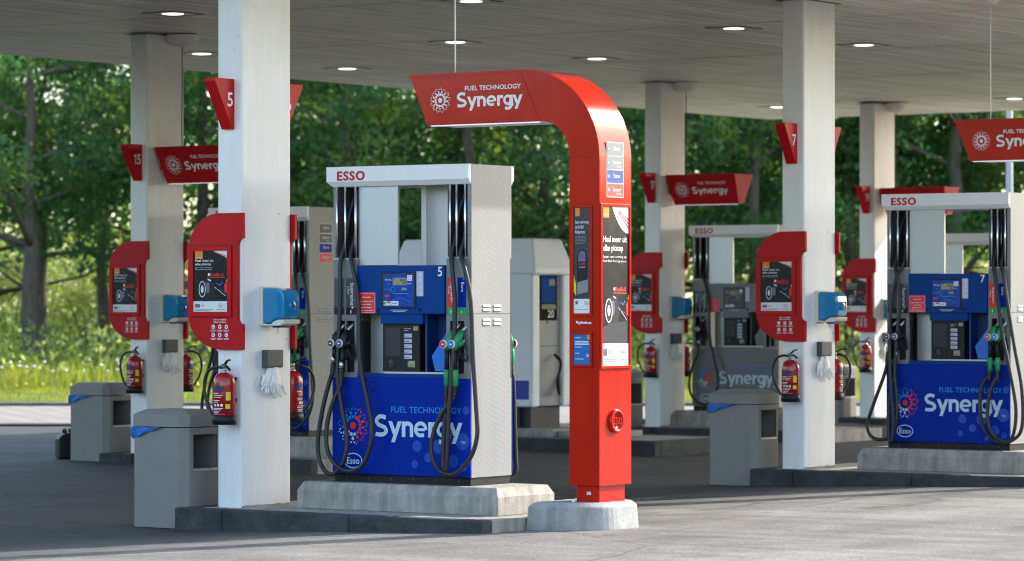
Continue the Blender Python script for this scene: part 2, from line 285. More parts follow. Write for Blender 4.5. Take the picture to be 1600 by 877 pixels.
class MB:
    def __init__(s): s.v = []; s.f = []; s.mi = []; s.sm = []; s.mats = []
    def m(s, mat):
        if mat not in s.mats: s.mats.append(mat)
        return s.mats.index(mat)
    def add(s, vs, fs, mat, smooth=False):
        b = len(s.v); s.v += [tuple(v) for v in vs]; i = s.m(mat)
        for f in fs: s.f.append(tuple(b + k for k in f)); s.mi.append(i); s.sm.append(smooth)
        return s
    def box(s, x0, y0, z0, x1, y1, z1, mat):
        x0, x1 = min(x0, x1), max(x0, x1); y0, y1 = min(y0, y1), max(y0, y1); z0, z1 = min(z0, z1), max(z0, z1)
        vs = [(x0, y0, z0), (x1, y0, z0), (x1, y1, z0), (x0, y1, z0), (x0, y0, z1), (x1, y0, z1), (x1, y1, z1), (x0, y1, z1)]
        return s.add(vs, [(3, 2, 1, 0), (4, 5, 6, 7), (0, 1, 5, 4), (1, 2, 6, 5), (2, 3, 7, 6), (3, 0, 4, 7)], mat)
    def prism(s, pts, axis, a, b, mat, smooth=False):
        # pts in the plane perpendicular to axis (x: (y,z); y: (x,z); z: (x,y))
        def P(p, t): return {'x': (t, p[0], p[1]), 'y': (p[0], t, p[1]), 'z': (p[0], p[1], t)}[axis]
        n = len(pts)
        area = sum(pts[i][0] * pts[(i + 1) % n][1] - pts[(i + 1) % n][0] * pts[i][1] for i in range(n))
        if area < 0: pts = pts[::-1]
        if axis == 'y': a, b = max(a, b), min(a, b)
        else: a, b = min(a, b), max(a, b)
        vs = [P(p, a) for p in pts] + [P(p, b) for p in pts]
        s.add(vs, [tuple(range(n - 1, -1, -1)), tuple(range(n, 2 * n))], mat)
        bse = len(s.v) - 2 * n; i = s.m(mat)
        for k in range(n):
            s.f.append((bse + k, bse + (k + 1) % n, bse + n + (k + 1) % n, bse + n + k)); s.mi.append(i); s.sm.append(smooth)
        return s
    def tube(s, pts, r, mat, n=8, smooth=True, flat=1.0):
        pts = [Vector(p) for p in pts]; N = len(pts)
        rs = r if isinstance(r, (list, tuple)) else [r] * N
        vs = []; up = None
        for i, p in enumerate(pts):
            t = (pts[min(i + 1, N - 1)] - pts[max(i - 1, 0)]).normalized()
            if up is None: up = Vector((0, 0, 1)) if abs(t.z) < .9 else Vector((1, 0, 0))
            a = (up - t * up.dot(t)).normalized(); up = a; b = t.cross(a)
            for k in range(n):
                th = 2 * math.pi * k / n; vs.append(p + (a * math.cos(th) + b * math.sin(th) * flat) * rs[i])
        fs = [(i * n + k, i * n + (k + 1) % n, (i + 1) * n + (k + 1) % n, (i + 1) * n + k) for i in range(N - 1) for k in range(n)]
        s.add(vs, fs, mat, smooth)
        b = len(s.v) - len(vs)
        for f in (tuple(b + k for k in range(n - 1, -1, -1)), tuple(b + (N - 1) * n + k for k in range(n))):
            s.f.append(f); s.mi.append(s.m(mat)); s.sm.append(False)
        return s
    def lathe(s, prof, c, mat, n=24, axis='z', a0=0, a1=2 * math.pi, smooth=True):
        full = abs(a1 - a0 - 2 * math.pi) < 1e-6; m = n if full else n + 1
        vs = []
        for r, h in prof:
            for k in range(m):
                th = a0 + (a1 - a0) * k / n; x, y = r * math.cos(th), r * math.sin(th)
                d = {'z': (x, y, h), 'y': (x, -h, y), 'x': (h, x, y)}[axis]
                vs.append((c[0] + d[0], c[1] + d[1], c[2] + d[2]))
        fs = []
        for i in range(len(prof) - 1):
            for k in range(n):
                k2 = (k + 1) % m if full else k + 1
                fs.append((i * m + k, i * m + k2, (i + 1) * m + k2, (i + 1) * m + k))
        return s.add(vs, fs, mat, smooth)
    def build(s, name, parent=None, root=None, bev=0.0, seg=2):
        me = bpy.data.meshes.new(name)
        o0 = root.location if root else Vector((0, 0, 0))
        me.from_pydata([(v[0] + OFF[0] - o0.x, v[1] + OFF[1] - o0.y, v[2] + OFF[2] - o0.z) for v in s.v], [], s.f)
        for mt in s.mats: me.materials.append(mt)
        me.polygons.foreach_set('material_index', s.mi); me.polygons.foreach_set('use_smooth', s.sm)
        me.update()
        o = bpy.data.objects.new(name, me); col.objects.link(o)
        if parent is not None: o.parent = parent
        if bev > 0:
            b = o.modifiers.new('edge', 'BEVEL'); b.width = bev; b.segments = seg; b.limit_method = 'ANGLE'; b.angle_limit = R(40); b.harden_normals = False
        return o
OFF = [0.0, 0.0, 0.0]

def smooth_path(pts, sub=6):
    pts = [Vector(p) for p in pts]; o = []
    P = [pts[0] * 2 - pts[1]] + pts + [pts[-1] * 2 - pts[-2]]
    for i in range(1, len(P) - 2):
        for k in range(sub):
            t = k / sub; a, b, c, d = P[i - 1], P[i], P[i + 1], P[i + 2]
            o.append(.5 * ((2 * b) + (c - a) * t + (2 * a - 5 * b + 4 * c - d) * t * t + (3 * b - a - 3 * c + d) * t ** 3))
    o.append(pts[-1]); return o
def arc(cx, cy, rx, ry, a0, a1, n):
    return [(cx + rx * math.cos(a0 + (a1 - a0) * i / n), cy + ry * math.sin(a0 + (a1 - a0) * i / n)) for i in range(n + 1)]

class Dec:            # flat art laid on a plane: origin o, right u, up v; lifted a millimetre or so per layer
    def __init__(s, mb, o, u, v):
        s.mb = mb; s.o = Vector(o); s.u = Vector(u); s.v = Vector(v); s.n = s.u.cross(s.v); s.k = 0
    def P(s, x, y, l): return s.o + s.u * x + s.v * y + s.n * l
    def poly(s, pts, mat, l=.001):
        s.k += 1; l = l + (s.k % 40) * .00002
        n = len(pts); a = sum(pts[i][0] * pts[(i + 1) % n][1] - pts[(i + 1) % n][0] * pts[i][1] for i in range(n))
        if a < 0: pts = pts[::-1]
        s.mb.add([s.P(x, y, l) for x, y in pts], [tuple(range(n))], mat)
    def rect(s, x0, y0, x1, y1, mat, l=.001): s.poly([(x0, y0), (x1, y0), (x1, y1), (x0, y1)], mat, l)
    def disc(s, x, y, r, mat, l=.002, n=14, ry=None): s.poly([(x + r * math.cos(2 * math.pi * k / n), y + (ry or r) * math.sin(2 * math.pi * k / n)) for k in range(n)], mat, l)
    def ring(s, x, y, r, w, mat, l=.002, n=28, ry=None):
        ry = ry or r; vs = []
        for k in range(n):
            c, q = math.cos(2 * math.pi * k / n), math.sin(2 * math.pi * k / n)
            vs += [s.P(x + (r - w) * c, y + (ry - w) * q, l), s.P(x + r * c, y + ry * q, l)]
        s.mb.add(vs, [(2 * k, 2 * k + 1, (2 * k + 3) % (2 * n), (2 * k + 2) % (2 * n)) for k in range(n)], mat)
    def text(s, t, x, y, h, mat, l=.002, w=None, align='l', bold=0.0, sp=1.0):
        vs, fs = glyphs(t, bold, sp)
        if not vs: return
        x0 = min(v[0] for v in vs); x1 = max(v[0] for v in vs)
        sy = h / _cap; sx = (w / (x1 - x0)) if w else sy
        ww = (x1 - x0) * sx; ox = x - {'l': 0, 'c': ww / 2, 'r': ww}[align]
        s.k += 1; l = l + (s.k % 40) * .00002
        s.mb.add([s.P(ox + (a - x0) * sx, y + b * sy, l) for a, b in vs], fs, mat)
    def stroke(s, pts, wd, mat, l=.002):
        pts = [Vector((p[0], p[1])) for p in pts]; N = len(pts); vs = []
        s.k += 1; l = l + (s.k % 40) * .00002
        for i, p in enumerate(pts):
            d0 = (pts[i] - pts[i - 1]).normalized() if i else None
            d1 = (pts[i + 1] - pts[i]).normalized() if i < N - 1 else None
            d = ((d0 or d1) + (d1 or d0)).normalized(); k = 1 / max(.5, d.dot(d1 or d0)); nn = Vector((-d.y, d.x)) * wd / 2 * k
            vs += [s.P(*(p - nn), l), s.P(*(p + nn), l)]
        s.mb.add(vs, [(2 * i, 2 * i + 2, 2 * i + 3, 2 * i + 1) for i in range(N - 1)], mat)

def wordmark(d, x, y, h, width, mat, l=.002):
    """the brand word, drawn letter by letter as strokes; h = capital height, y = baseline"""
    k = h; W = .175; xs = .70   # x-height
    def arc_(cx, cy, rx, ry, a, b, n=12): return arc(cx, cy, rx, ry, R(a), R(b), n)
    L = []
    L.append([(.58, .86)] + arc_(.36, .70, .24, .215, 75, 180, 8) + [(.14, .64), (.22, .53), (.36, .48), (.52, .42), (.60, .30)] + arc_(.36, .28, .245, .195, 0, -90, 8) + [(.22, .085), (.08, .12)])
    L.append([(.80, xs), (1.03, .10)]); L.append([(1.27, xs), (.94, -.25)])
    L.append([(1.46, 0), (1.46, xs)]); L.append([(1.46, .44)] + arc_(1.66, .44, .19, .175, 150, 0, 9) + [(1.85, 0)])
    L.append(([(2.07, .35), (2.50, .35)], .115)); L.append((arc_(2.30, .36, .25, .275, -5, 292, 22) + [(2.47, .095)], .155))
    L.append([(2.76, 0), (2.76, xs)]); L.append([(2.76, .42)] + arc_(2.97, .42, .2, .19, 150, 85, 5) + [(3.06, .605)])
    L.append((arc_(3.37, .37, .225, .265, 0, 360, 22), .155)); L.append([(3.585, xs), (3.585, -.03)] + arc_(3.36, -.03, .225, .165, 0, -100, 8) + [(3.19, -.16)])
    L.append([(3.76, xs), (3.99, .10)]); L.append([(4.23, xs), (3.90, -.25)])
    tot = 4.32; sx = width / tot
    for st in L:
        wd_ = W
        if isinstance(st, tuple): st, wd_ = st
        if len(st) == 2 and wd_ == W:   # vertical or slanted stem: square ends
            (ax, ay), (bx, by) = st
            if abs(ay - by) > .3:
                hw = W / 2 * (1.06 if ax != bx else 1)
                d.poly([(x + (ax - hw) * sx, y + ay * k), (x + (ax + hw) * sx, y + ay * k), (x + (bx + hw) * sx, y + by * k), (x + (bx - hw) * sx, y + by * k)], mat, l); continue
        d.stroke([(x + a * sx, y + b * k) for a, b in st], wd_ * (k * .5 + sx * .5), mat, l)

def burst(d, cx, cy, r, white=None, l=.002):
    """ring of dots round one big dot"""
    def c(a):
        if white: return white
        a = math.degrees(a) % 360
        return DOTR if (a > 285 or a < 62) else (LETM if a < 190 else LETB)
    d.disc(cx, cy, r * .20, white or DOTR, l, 18)
    for n, rr, s0, ph in ((13, .47, .105, .1), (13, .70, .085, .34), (13, .58, .045, .34), (26, .90, .05, .22), (13, 1.0, .035, .1)):
        for k in range(n):
            a = 2 * math.pi * k / n + ph
            d.disc(cx + rr * r * math.cos(a), cy + rr * r * math.sin(a), s0 * r * random.uniform(.85, 1.1), c(a), l, 10)

def oval_logo(d, cx, cy, h, mat, l=.002, ring=None):
    d.ring(cx, cy, h * .745, h * .07, ring or mat, l, 32, h * .5)
    d.text('Esso', cx, cy - h * .20, h * .40, mat, l, w=h * 1.02, align='c', bold=.012)

def one(d, x, y, h, mat, l=.002):
    d.poly([(x + .20 * h, y), (x + .34 * h, y), (x + .34 * h, y + h), (x + .22 * h, y + h), (x, y + .84 * h), (x, y + .70 * h), (x + .20 * h, y + .82 * h)], mat, l)
def number(d, num, xr, y, h, mat, l=.002):
    """number right-aligned at xr"""
    t = str(num)
    if t[0] == '1':
        d.text(t[1], xr, y, h, mat, l, align='r', bold=.012); one(d, xr - (1.08 if t[1] != '7' else 1.0) * h, y, h, mat, l)
    else: d.text(t, xr, y, h, mat, l, align='r', bold=.012)

def thing(name, label, cat, loc, group=None):
    o = bpy.data.objects.new(name, None); col.objects.link(o); o.empty_display_size = .2
    o.location = (loc[0] + OFF[0], loc[1] + OFF[1], loc[2] + OFF[2]); o['label'] = label; o['category'] = cat
    if group: o['group'] = group
    return o
def tag(o, label=None, cat=None, group=None, kind=None):
    if label: o['label'] = label
    if cat: o['category'] = cat
    if group: o['group'] = group
    if kind: o['kind'] = kind
    return o
XP, YP, ZP = Vector((1, 0, 0)), Vector((0, 1, 0)), Vector((0, 0, 1))

# ------------------------------------------------------------------ ground and roads
GP = [(-60, 0), (-32, 0.0), (-24.5, .03), (-23, .02), (-20.5, -.035), (-16.8, -.035), (-13.6, .052), (-12.4, .06), (30, .06)]
def gz(x):
    for (a, za), (b, zb) in zip(GP, GP[1:]):
        if a <= x <= b: return za + (zb - za) * (x - a) / (b - a)
    return 0
lat = [-160, -90, -50] + [-30 + .5 * i for i in range(121)] + [50, 90, 160]
dep = [-120, -60, -20] + [.5 * i for i in range(95)]
vs = []; fs = []
for d_ in dep:
    for a_ in lat:
        p = cf(a_, d_); vs.append((p.x, p.y, gz(p.x) if abs(a_) < 31 and d_ > -1 else 0))
nl = len(lat)
for i in range(len(dep) - 1):
    for j in range(nl - 1): fs.append((i * nl + j, i * nl + j + 1, (i + 1) * nl + j + 1, (i + 1) * nl + j))
g = MB(); g.add(vs, fs, ASPH, True); tag(g.build('ground'), kind='structure')
def strip(name, d0, d1, z, mat, z0=None, half=160):
    b = MB(); zz = z0 if z0 is not None else z
    vs = [cf(-half, d0, zz), cf(half, d0, zz), cf(half, d1, z), cf(-half, d1, z)]
    b.add(vs, [(0, 1, 2, 3)], mat); return tag(b.build(name), kind='structure')
strip('paved_strip', 46.95, 55.9, .01, BRICK)
b = MB(); vs = []
for a_ in (-160, 160):
    for d_, z_ in ((46.6, -.02), (46.6, .03), (46.95, .035), (46.95, -.02)): vs.append(cf(a_, d_, z_))
b.add(vs, [(0, 4, 5, 1), (1, 5, 6, 2), (2, 6, 7, 3)], KERB); tag(b.build('kerb_edging'), kind='structure')
b = MB(); vs = []
for a_ in (-160, 160):
    for d_, z_ in ((55.9, -.02), (55.9, .055), (55.94, .068), (56.3, .07), (56.3, -.02)): vs.append(cf(a_, d_, z_))
b.add(vs, [(0, 5, 6, 1), (1, 6, 7, 2), (2, 7, 8, 3), (3, 8, 9, 4)], ASPH2); tag(b.build('kerb'), kind='structure')
strip('grass_verge', 56.3, 900, .06, LAWN, half=700)

# ------------------------------------------------------------------ canopy
CX0, CX1, CY0, CY1, CZ = -26.70, -13.10, 18.2, 44.35, 4.37
can = thing('canopy', 'wide flat forecourt canopy with ribbed pale ceiling over all the pump islands', 'canopy', ((CX0 + CX1) / 2, 25, CZ))
b = MB(); n = int((CX1 - CX0) / .1); pw = (CX1 - CX0) / n
for i in range(n):
    x0 = CX0 + i * pw; g_ = .011; e = .012 if i % 2 else .0
    prof = [(x0, CZ + .02), (x0 + g_, CZ + .02), (x0 + g_ + .004, CZ), (x0 + pw - g_ - .004, CZ), (x0 + pw - g_, CZ + .02), (x0 + pw, CZ + .02)]
    vs = [(p[0], CY0, p[1]) for p in prof] + [(p[0], CY1 - e, p[1]) for p in prof]
    b.add(vs, [(k, 6 + k, 7 + k, k + 1) for k in range(5)], CEIL)
b.build('ceiling', can, can)
for yj in (21.6, 25.4, 29.2, 33.0, 36.8, 40.6):
    b = MB(); b.box(CX0 + .01, yj - .018, CZ - .003, CX1 - .01, yj + .018, CZ - .001, CEIL); b.build('joint_strip', can, can)
b = MB()
b.box(CX0 - .06, CY0, CZ + .01, CX0, CY1, CZ + .75, HEADW); b.box(CX1, CY0, CZ + .01, CX1 + .06, CY1, CZ + .75, HEADW)
b.box(CX0 - .06, CY1, CZ + .03, CX1 + .06, CY1 + .06, CZ + .75, HEADW); b.box(CX0 - .06, CY0 - .06, CZ + .01, CX1 + .06, CY0, CZ + .75, HEADW)
b.build('fascia', can, can)
b = MB(); b.box(CX0, CY0, CZ + .5, CX1, CY1, CZ + .6, PLATE); b.build('roof_deck', can, can)

LIGHTS = [(-21.65, 25.09, 'on the left beside the dome column'), (-24.8, 29.22, 'low between the two left columns'), (-24.97, 32.03, 'farthest left behind the red arch'), (-21.55, 29.48, 'crossed by the thin wire of the arch'),
          (-18.56, 25.63, 'cut by the top edge over the arch wire'), (-21.7, 32.36, 'straight above the bend of the arch'), (-18.23, 29.63, 'left of the tall right column'), (-18.26, 32.3, 'right of the tall right column'),
          (-21.31, 41.75, 'far right above the second arch'), (-24.87, 41.59, 'half hidden behind the tall right column')]
for x, y, s in LIGHTS:
    t = thing('ceiling_light', 'recessed white ceiling light ' + s, 'ceiling light', (x, y, CZ), 'ceiling lights under the canopy')
    b = MB(); q = .21
    for a0, b0, a1, b1 in ((-q, -q, q, -q + .016), (-q, q - .03, q, q), (-q, -q + .03, -q + .03, q - .03), (q - .03, -q + .03, q, q - .03)):
        b.box(x + a0, y + b0, CZ - .007, x + a1, y + b1, CZ - .001, GREYD)
    b.box(x - q + .03, y - q + .03, CZ - .006, x + q - .03, y + q - .03, CZ - .002, STEEL)
    b.build('frame', t, t)
    b = MB(); b.lathe([(.105, 0), (.10, -.003), (.08, -.005), (.04, -.007), (0.0005, -.007)], (x, y, CZ - .006), LIT, 20); b.build('diffuser', t, t)

# ------------------------------------------------------------------ column furniture (coordinates of island 5)
X0, Y0, ZK = -16.23, 19.57, .135
def poster(d, x0, y0, x1, y1, tall=False, small=True):
    w_, h_ = x1 - x0, y1 - y0
    wf = .16 if not tall else .155
    d.rect(x0, y0, x1, y1, POSTK, .0005); d.rect(x0, y0, x1, y0 + h_ * (.185 if not tall else .14), POSTW, .0009)
    yb = y0 + h_ * (.185 if not tall else .14)
    sq = w_ * .22; d.rect(x0 + w_ * .05, y1 - sq * (.85 if not tall else 1.0) - .002, x0 + w_ * .05 + sq, y1 - .002, ORANGE, .001)
    d.text('extra', x0 + w_ * .07, y1 - sq * .8, sq * .16, LETW, .0014, w=sq * .8)
    # swoosh
    sw = [(x1, y1), (x1, y1 - w_ * .20)] + [(x1 - w_ * .55 * t, y1 - w_ * .20 * (1 - t) ** 1.6) for t in (.2, .4, .6, .8, 1)]
    if tall: sw = [(x1, y1), (x1, y1 - w_ * .55)] + [(x1 - w_ * .62 * t, y1 - w_ * .55 * (1 - t * t)) for t in (.2, .4, .6, .8, 1)]
    d.poly(sw, POSTW, .001)
    for k in ((.16, .27), (.0, .09)) if not tall else ((.08, .18), (.26, .36), (.44, .52)):
        sy = w_ * .20 if not tall else w_ * .55 / .55 * .55
        d.poly([(x1 - .001, y1 - sy * (1 - k[0]) * .9), (x1 - .001, y1 - sy * (1 - k[1]) * .9), (x1 - w_ * .38, y1 - sy * .25 * (1 - k[1])), (x1 - w_ * .38, y1 - sy * .25 * (1 - k[0]) - .002)], DOTR, .0013)
    ty = y1 - h_ * .145 if not tall else y1 - h_ * .185
    th = h_ * .038 if not tall else w_ * .12
    d.text('Haal meer uit', x0 + w_ * .05, ty - th, th, LETW, .0014, w=w_ * (.54 if not tall else .88), bold=.012)
    d.text('elke pitstop', x0 + w_ * .05, ty - th * 2.5, th, LETW, .0014, w=w_ * (.47 if not tall else .74), bold=.012)
    for k, t in enumerate(('Spaar voor korting op', 'Red Bull Racing items')):
        d.text(t, x0 + w_ * .05, ty - th * (3.7 + .75 * k), th * .38, LETW, .0014, w=w_ * (.50 if not tall else .86))
    # racing car from behind: tyre, wing, suspension arms
    cy = yb + (y1 - yb) * (.235 if not tall else .24); cx = x0 + w_ * .26; rr = w_ * .20 if not tall else w_ * .27
    if tall:
        d.poly([(x0, yb), (x1, yb), (x1, cy - rr * .8), (x0 + w_ * .4, cy - rr * .9), (x0, cy - rr * 1.3)], POSTG, .0009)
    d.poly([(cx, cy + rr * 1.0), (cx + w_ * .34, cy + rr * .92), (cx + w_ * .40, cy), (cx + w_ * .34, cy - rr * .85), (cx, cy - rr)], BLACK, .0012)
    d.poly([(cx + w_ * .10, cy + rr * .75), (cx + w_ * .20, cy + rr * .75), (cx + w_ * .22, cy), (cx + w_ * .20, cy - rr * .4), (cx + w_ * .12, cy - rr * .4)], POSTP, .0014)
    d.disc(cx, cy, rr * .55, BLACK, .0016, 20, rr); d.ring(cx, cy, rr * .50, rr * .09, LETW, .002, 22, rr * .92); d.disc(cx, cy, rr * .2, POSTW, .002, 12, rr * .42)
    d.stroke([(cx + w_ * .36, cy + rr * .25), (x1 - w_ * .06, cy - rr * .75)], w_ * .012, POSTW, .002)
    d.stroke([(cx + w_ * .36, cy + rr * .1), (x1 - w_ * .12, cy - rr * .2), (x1 - w_ * .02, cy - rr * .7)], w_ * .010, POSTP, .002)
    d.poly([(x1 - w_ * .10, cy + rr * .5), (x1, cy + rr * .9), (x1, cy - rr * .5), (x1 - w_ * .08, cy - rr * .3)], DOTR, .0018)
    d.poly([(x1 - w_ * .05, cy + rr * .9), (x1, cy + rr * 1.3), (x1, cy + rr * .8)], YELLOW, .0019)
    d.stroke([(cx + w_ * .42, cy + rr * .65), (cx + w_ * .52, cy + rr * .45), (cx + w_ * .60, cy + rr * .75)], w_ * .02, LETM, .0019)
    wy = cy + rr * 1.35
    d.stroke([(cx + w_ * .15, wy), (x1 - w_ * .08, wy - rr * .02)], w_ * .018, DOTR, .0018); d.text('RedBull', cx + w_ * .24, wy + rr * .12, rr * .34, DOTR, .0018, w=w_ * .38, bold=.012)
    d.disc(cx + w_ * .20, wy + rr * .3, w_ * .035, LETW, .0018); d.stroke([(cx + w_ * .16, wy - rr * .25), (cx + w_ * .26, wy - rr * .4)], w_ * .03, LETW, .0018)
    # foot of the poster
    bh = yb - y0
    d.rect(x0 + w_ * .05, y0 + bh * .45, x0 + w_ * .20, y0 + bh * .76, POSTP, .0014); d.disc(x0 + w_ * .28, y0 + bh * .62, w_ * .022, DOTR, .0014)
    oval_logo(d, x0 + w_ * .80, y0 + bh * .62, bh * .36, DOTR, .0014, LETM)
    for k in range(2): d.rect(x0 + w_ * .05, y0 + bh * (.26 - .09 * k), x0 + w_ * (.60 - .1 * k), y0 + bh * (.30 - .09 * k), PLATE, .0014)
    d.rect(x0 + w_ * .68, y0 + bh * .26, x0 + w_ * .93, y0 + bh * .30, PLATE, .0014)

def safety_panel(label, back=False):
    ys = Y0 - .001 if not back else Y0 + .571; sg = -1 if not back else 1
    t = thing('safety_panel', label, 'safety panel', (X0 - .2, ys, 1.28), 'safety panels on the columns')
    o = [(.035, 2.275), (.035, 2.09)] + arc(.035, 2.035, .05, .055, R(90), R(180), 6) + [(-.015, 1.52)] + arc(.035, 1.515, .05, .05, R(180), R(270), 6) + [(.035, 1.28)] + \
        arc(-.16, 1.545, .326, .265, R(270), R(180), 14) + arc(-.20, 1.99, .286, .285, R(180), R(90), 14)
    b = MB(); b.prism([(X0 + p[0], p[1]) for p in o], 'y', ys, ys + sg * .03, RED); b.build('backboard', t, t, bev=.004)
    yf = ys + sg * .03; b = MB()
    fx0, fx1, fz0, fz1 = X0 - .464, X0 - .066, 1.521, 2.038; q = .036
    b.box(fx0 - .004, yf, fz0 - .004, fx1 + .004, yf + sg * .003, fz1 + .004, REDD)
    for a in ((fx0, fz0, fx1, fz0 + q), (fx0, fz1 - q, fx1, fz1), (fx0, fz0 + q, fx0 + q, fz1 - q), (fx1 - q, fz0 + q, fx1, fz1 - q)):
        b.box(a[0], yf + sg * .0035, a[1], a[2], yf + sg * .014, a[3], RED)
    b.build('frame', t, t, bev=.003)
    b = MB(); u = XP if not back else -XP; d = Dec(b, (fx0 if not back else fx1, yf + sg * .004, fz0), u, ZP)
    W_, H_ = fx1 - fx0, fz1 - fz0; poster(d, q, q - .008, W_ - q, H_ - q + .004); b.build('poster', t, t)
    b = MB(); d = Dec(b, (X0 if not back else X0 - .45, yf, 0), u, ZP)
    cx = -.18; d.text('Voor uw veiligheid', cx, 1.494, .012, LETW, .001, w=.122, align='c', bold=.01); d.text('tijdens het tanken', cx, 1.476, .012, LETW, .001, w=.118, align='c', bold=.01)
    for j, z in enumerate((1.447, 1.387)):
        for i, x in enumerate((-.242, -.180, -.118)):
            d.disc(x, z, .016, LETW, .001, 16)
            if (i + j) % 3 == 0: d.stroke([(x - .007, z + .008), (x - .003, z - .006), (x + .008, z - .006)], .004, BLACK, .002)
            elif (i + j) % 3 == 1: d.rect(x - .008, z - .004, x + .006, z + .005, BLACK, .002)
            else: d.disc(x, z, .007, BLACK, .002, 10)
            for k in range(2): d.rect(x - .026 + .004 * k, z - .026 - .008 * k, x + .026 - .006 * k, z - .023 - .008 * k, LETW, .001)
    b.build('lettering', t, t)
    return t

def number_sign(num, label, back=False):
    x1, x0 = X0 - .066, X0 - .166
    t = thing('number_sign', label, 'number sign', (x0 + .05, Y0 if not back else Y0 + .57, 2.89), 'number signs on the columns')
    S = (lambda y: Y0 - y) if not back else (lambda y: Y0 + .57 + y)
    b = MB(); pts = [(S(0.001), 3.25), (S(.222), 3.25), (S(.222), 3.228), (S(.03), 2.885), (S(.001), 2.885)]
    b.prism(pts, 'x', x0, x1, RED); b.build('blade', t, t, bev=.004)
    b = MB()
    if not back: d = Dec(b, (x1, Y0, 0), YP, ZP); number(d, num, -.022, 3.05, .098, LETW, .001)
    else: d = Dec(b, (x1, Y0 + .57, 0), YP, ZP); number(d, num, .085, 3.05, .098, LETW, .001)
    b.build('digits', t, t)
    return t

def extinguisher(label, back=False):
    c = (X0 - .075, Y0 - .105) if not back else (X0 - .075, Y0 + .57 + .105); sg = 1 if not back else -1
    t = thing('fire_extinguisher', label, 'fire extinguisher', (c[0], c[1], .745), 'fire extinguishers on the columns')
    b = MB(); r = .081
    b.lathe([(.0005, .748), (r, .748), (r, 1.045), (r * .93, 1.075), (r * .72, 1.10), (r * .40, 1.113), (.028, 1.118)], (*c, 0), EXT, 28)
    A = R(235) if not back else R(-25)
    def band(a0, a1, z0, z1, m, l=.0008): b.lathe([(r + l, z0), (r + l, z1)], (*c, 0), m, 10, a0=A + R(a0), a1=A + R(a1))
    NAVY = BLUEK
    band(-12, 74, .985, 1.02, NAVY); band(82, 108, .915, .975, YELLOW); band(80, 106, .855, .888, YELLOW)
    for k, z in enumerate((.962, .95, .936, .912, .900, .855, .845, .830, .822)):
        band(2 + 3 * (k % 3), 40 + 9 * ((k * 7) % 4), z, z + .0045, LETW)
    for k in range(3): band(14 + 20 * k, 27 + 20 * k, .872, .889, LETW)
    band(0, 78, .968, .9695, LETW); band(0, 78, .815, .8165, LETW)
    b.build('body', t, t)
    b = MB(); b.lathe([(.0005, .738), (r + .006, .738), (r + .006, .800), (r - .002, .804)], (*c, 0), BLACK, 28); b.build('foot', t, t)
    b = MB(); b.lathe([(.028, 1.116), (.026, 1.13), (.021, 1.132), (.021, 1.15), (.026, 1.152), (.024, 1.17), (.014, 1.178), (.0005, 1.178)], (*c, 0), CHROME, 14)
    d = Vector((.85, -.5 * sg, 0))
    C_ = Vector((*c, 0))
    b.tube(smooth_path([C_ + Vector((0, 0, 1.165)) - d * .02, C_ + d * .03 + Vector((0, 0, 1.185)), C_ + d * .07 + Vector((0, 0, 1.203)), C_ + d * .115 + Vector((0, 0, 1.208))]), .007, BLACK, 6, flat=1.6)
    b.tube(smooth_path([C_ + Vector((0, 0, 1.158)), C_ + d * .04 + Vector((0, 0, 1.163)), C_ + d * .08 + Vector((0, 0, 1.150)), C_ + d * .115 + Vector((0, 0, 1.136))]), .007, BLACK, 6, flat=1.6)
    b.box(c[0] - .012, c[1] - .026 * sg, 1.160, c[0] + .012, c[1] - .012 * sg, 1.176, GREEN)
    b.build('valve', t, t)
    b = MB(); s2 = -1 if not back else 1
    P = lambda x, z, y=0: (c[0] + s2 * x if not back else c[0] + x * .4, c[1] - sg * (.01 + y) if not back else c[1] + x * .95, z)
    b.tube(smooth_path([P(.01, 1.152), P(.07, 1.155), P(.13, 1.135), P(.172, 1.08), P(.182, 1.0), P(.165, .92), P(.135, .86), P(.105, .815), P(.098, .80)]), .0115, RUBBER, 8)
    b.build('hose', t, t)
    b = MB(); y = Y0 if not back else Y0 + .57; b.box(c[0] - .03, y, .90, c[0] + .03, c[1] + sg * (r - .004), .93, BLACK); b.box(c[0] - .03, y, 1.06, c[0] + .03, c[1] + sg * (r - .03), 1.08, BLACK); b.build('bracket', t, t)
    return t

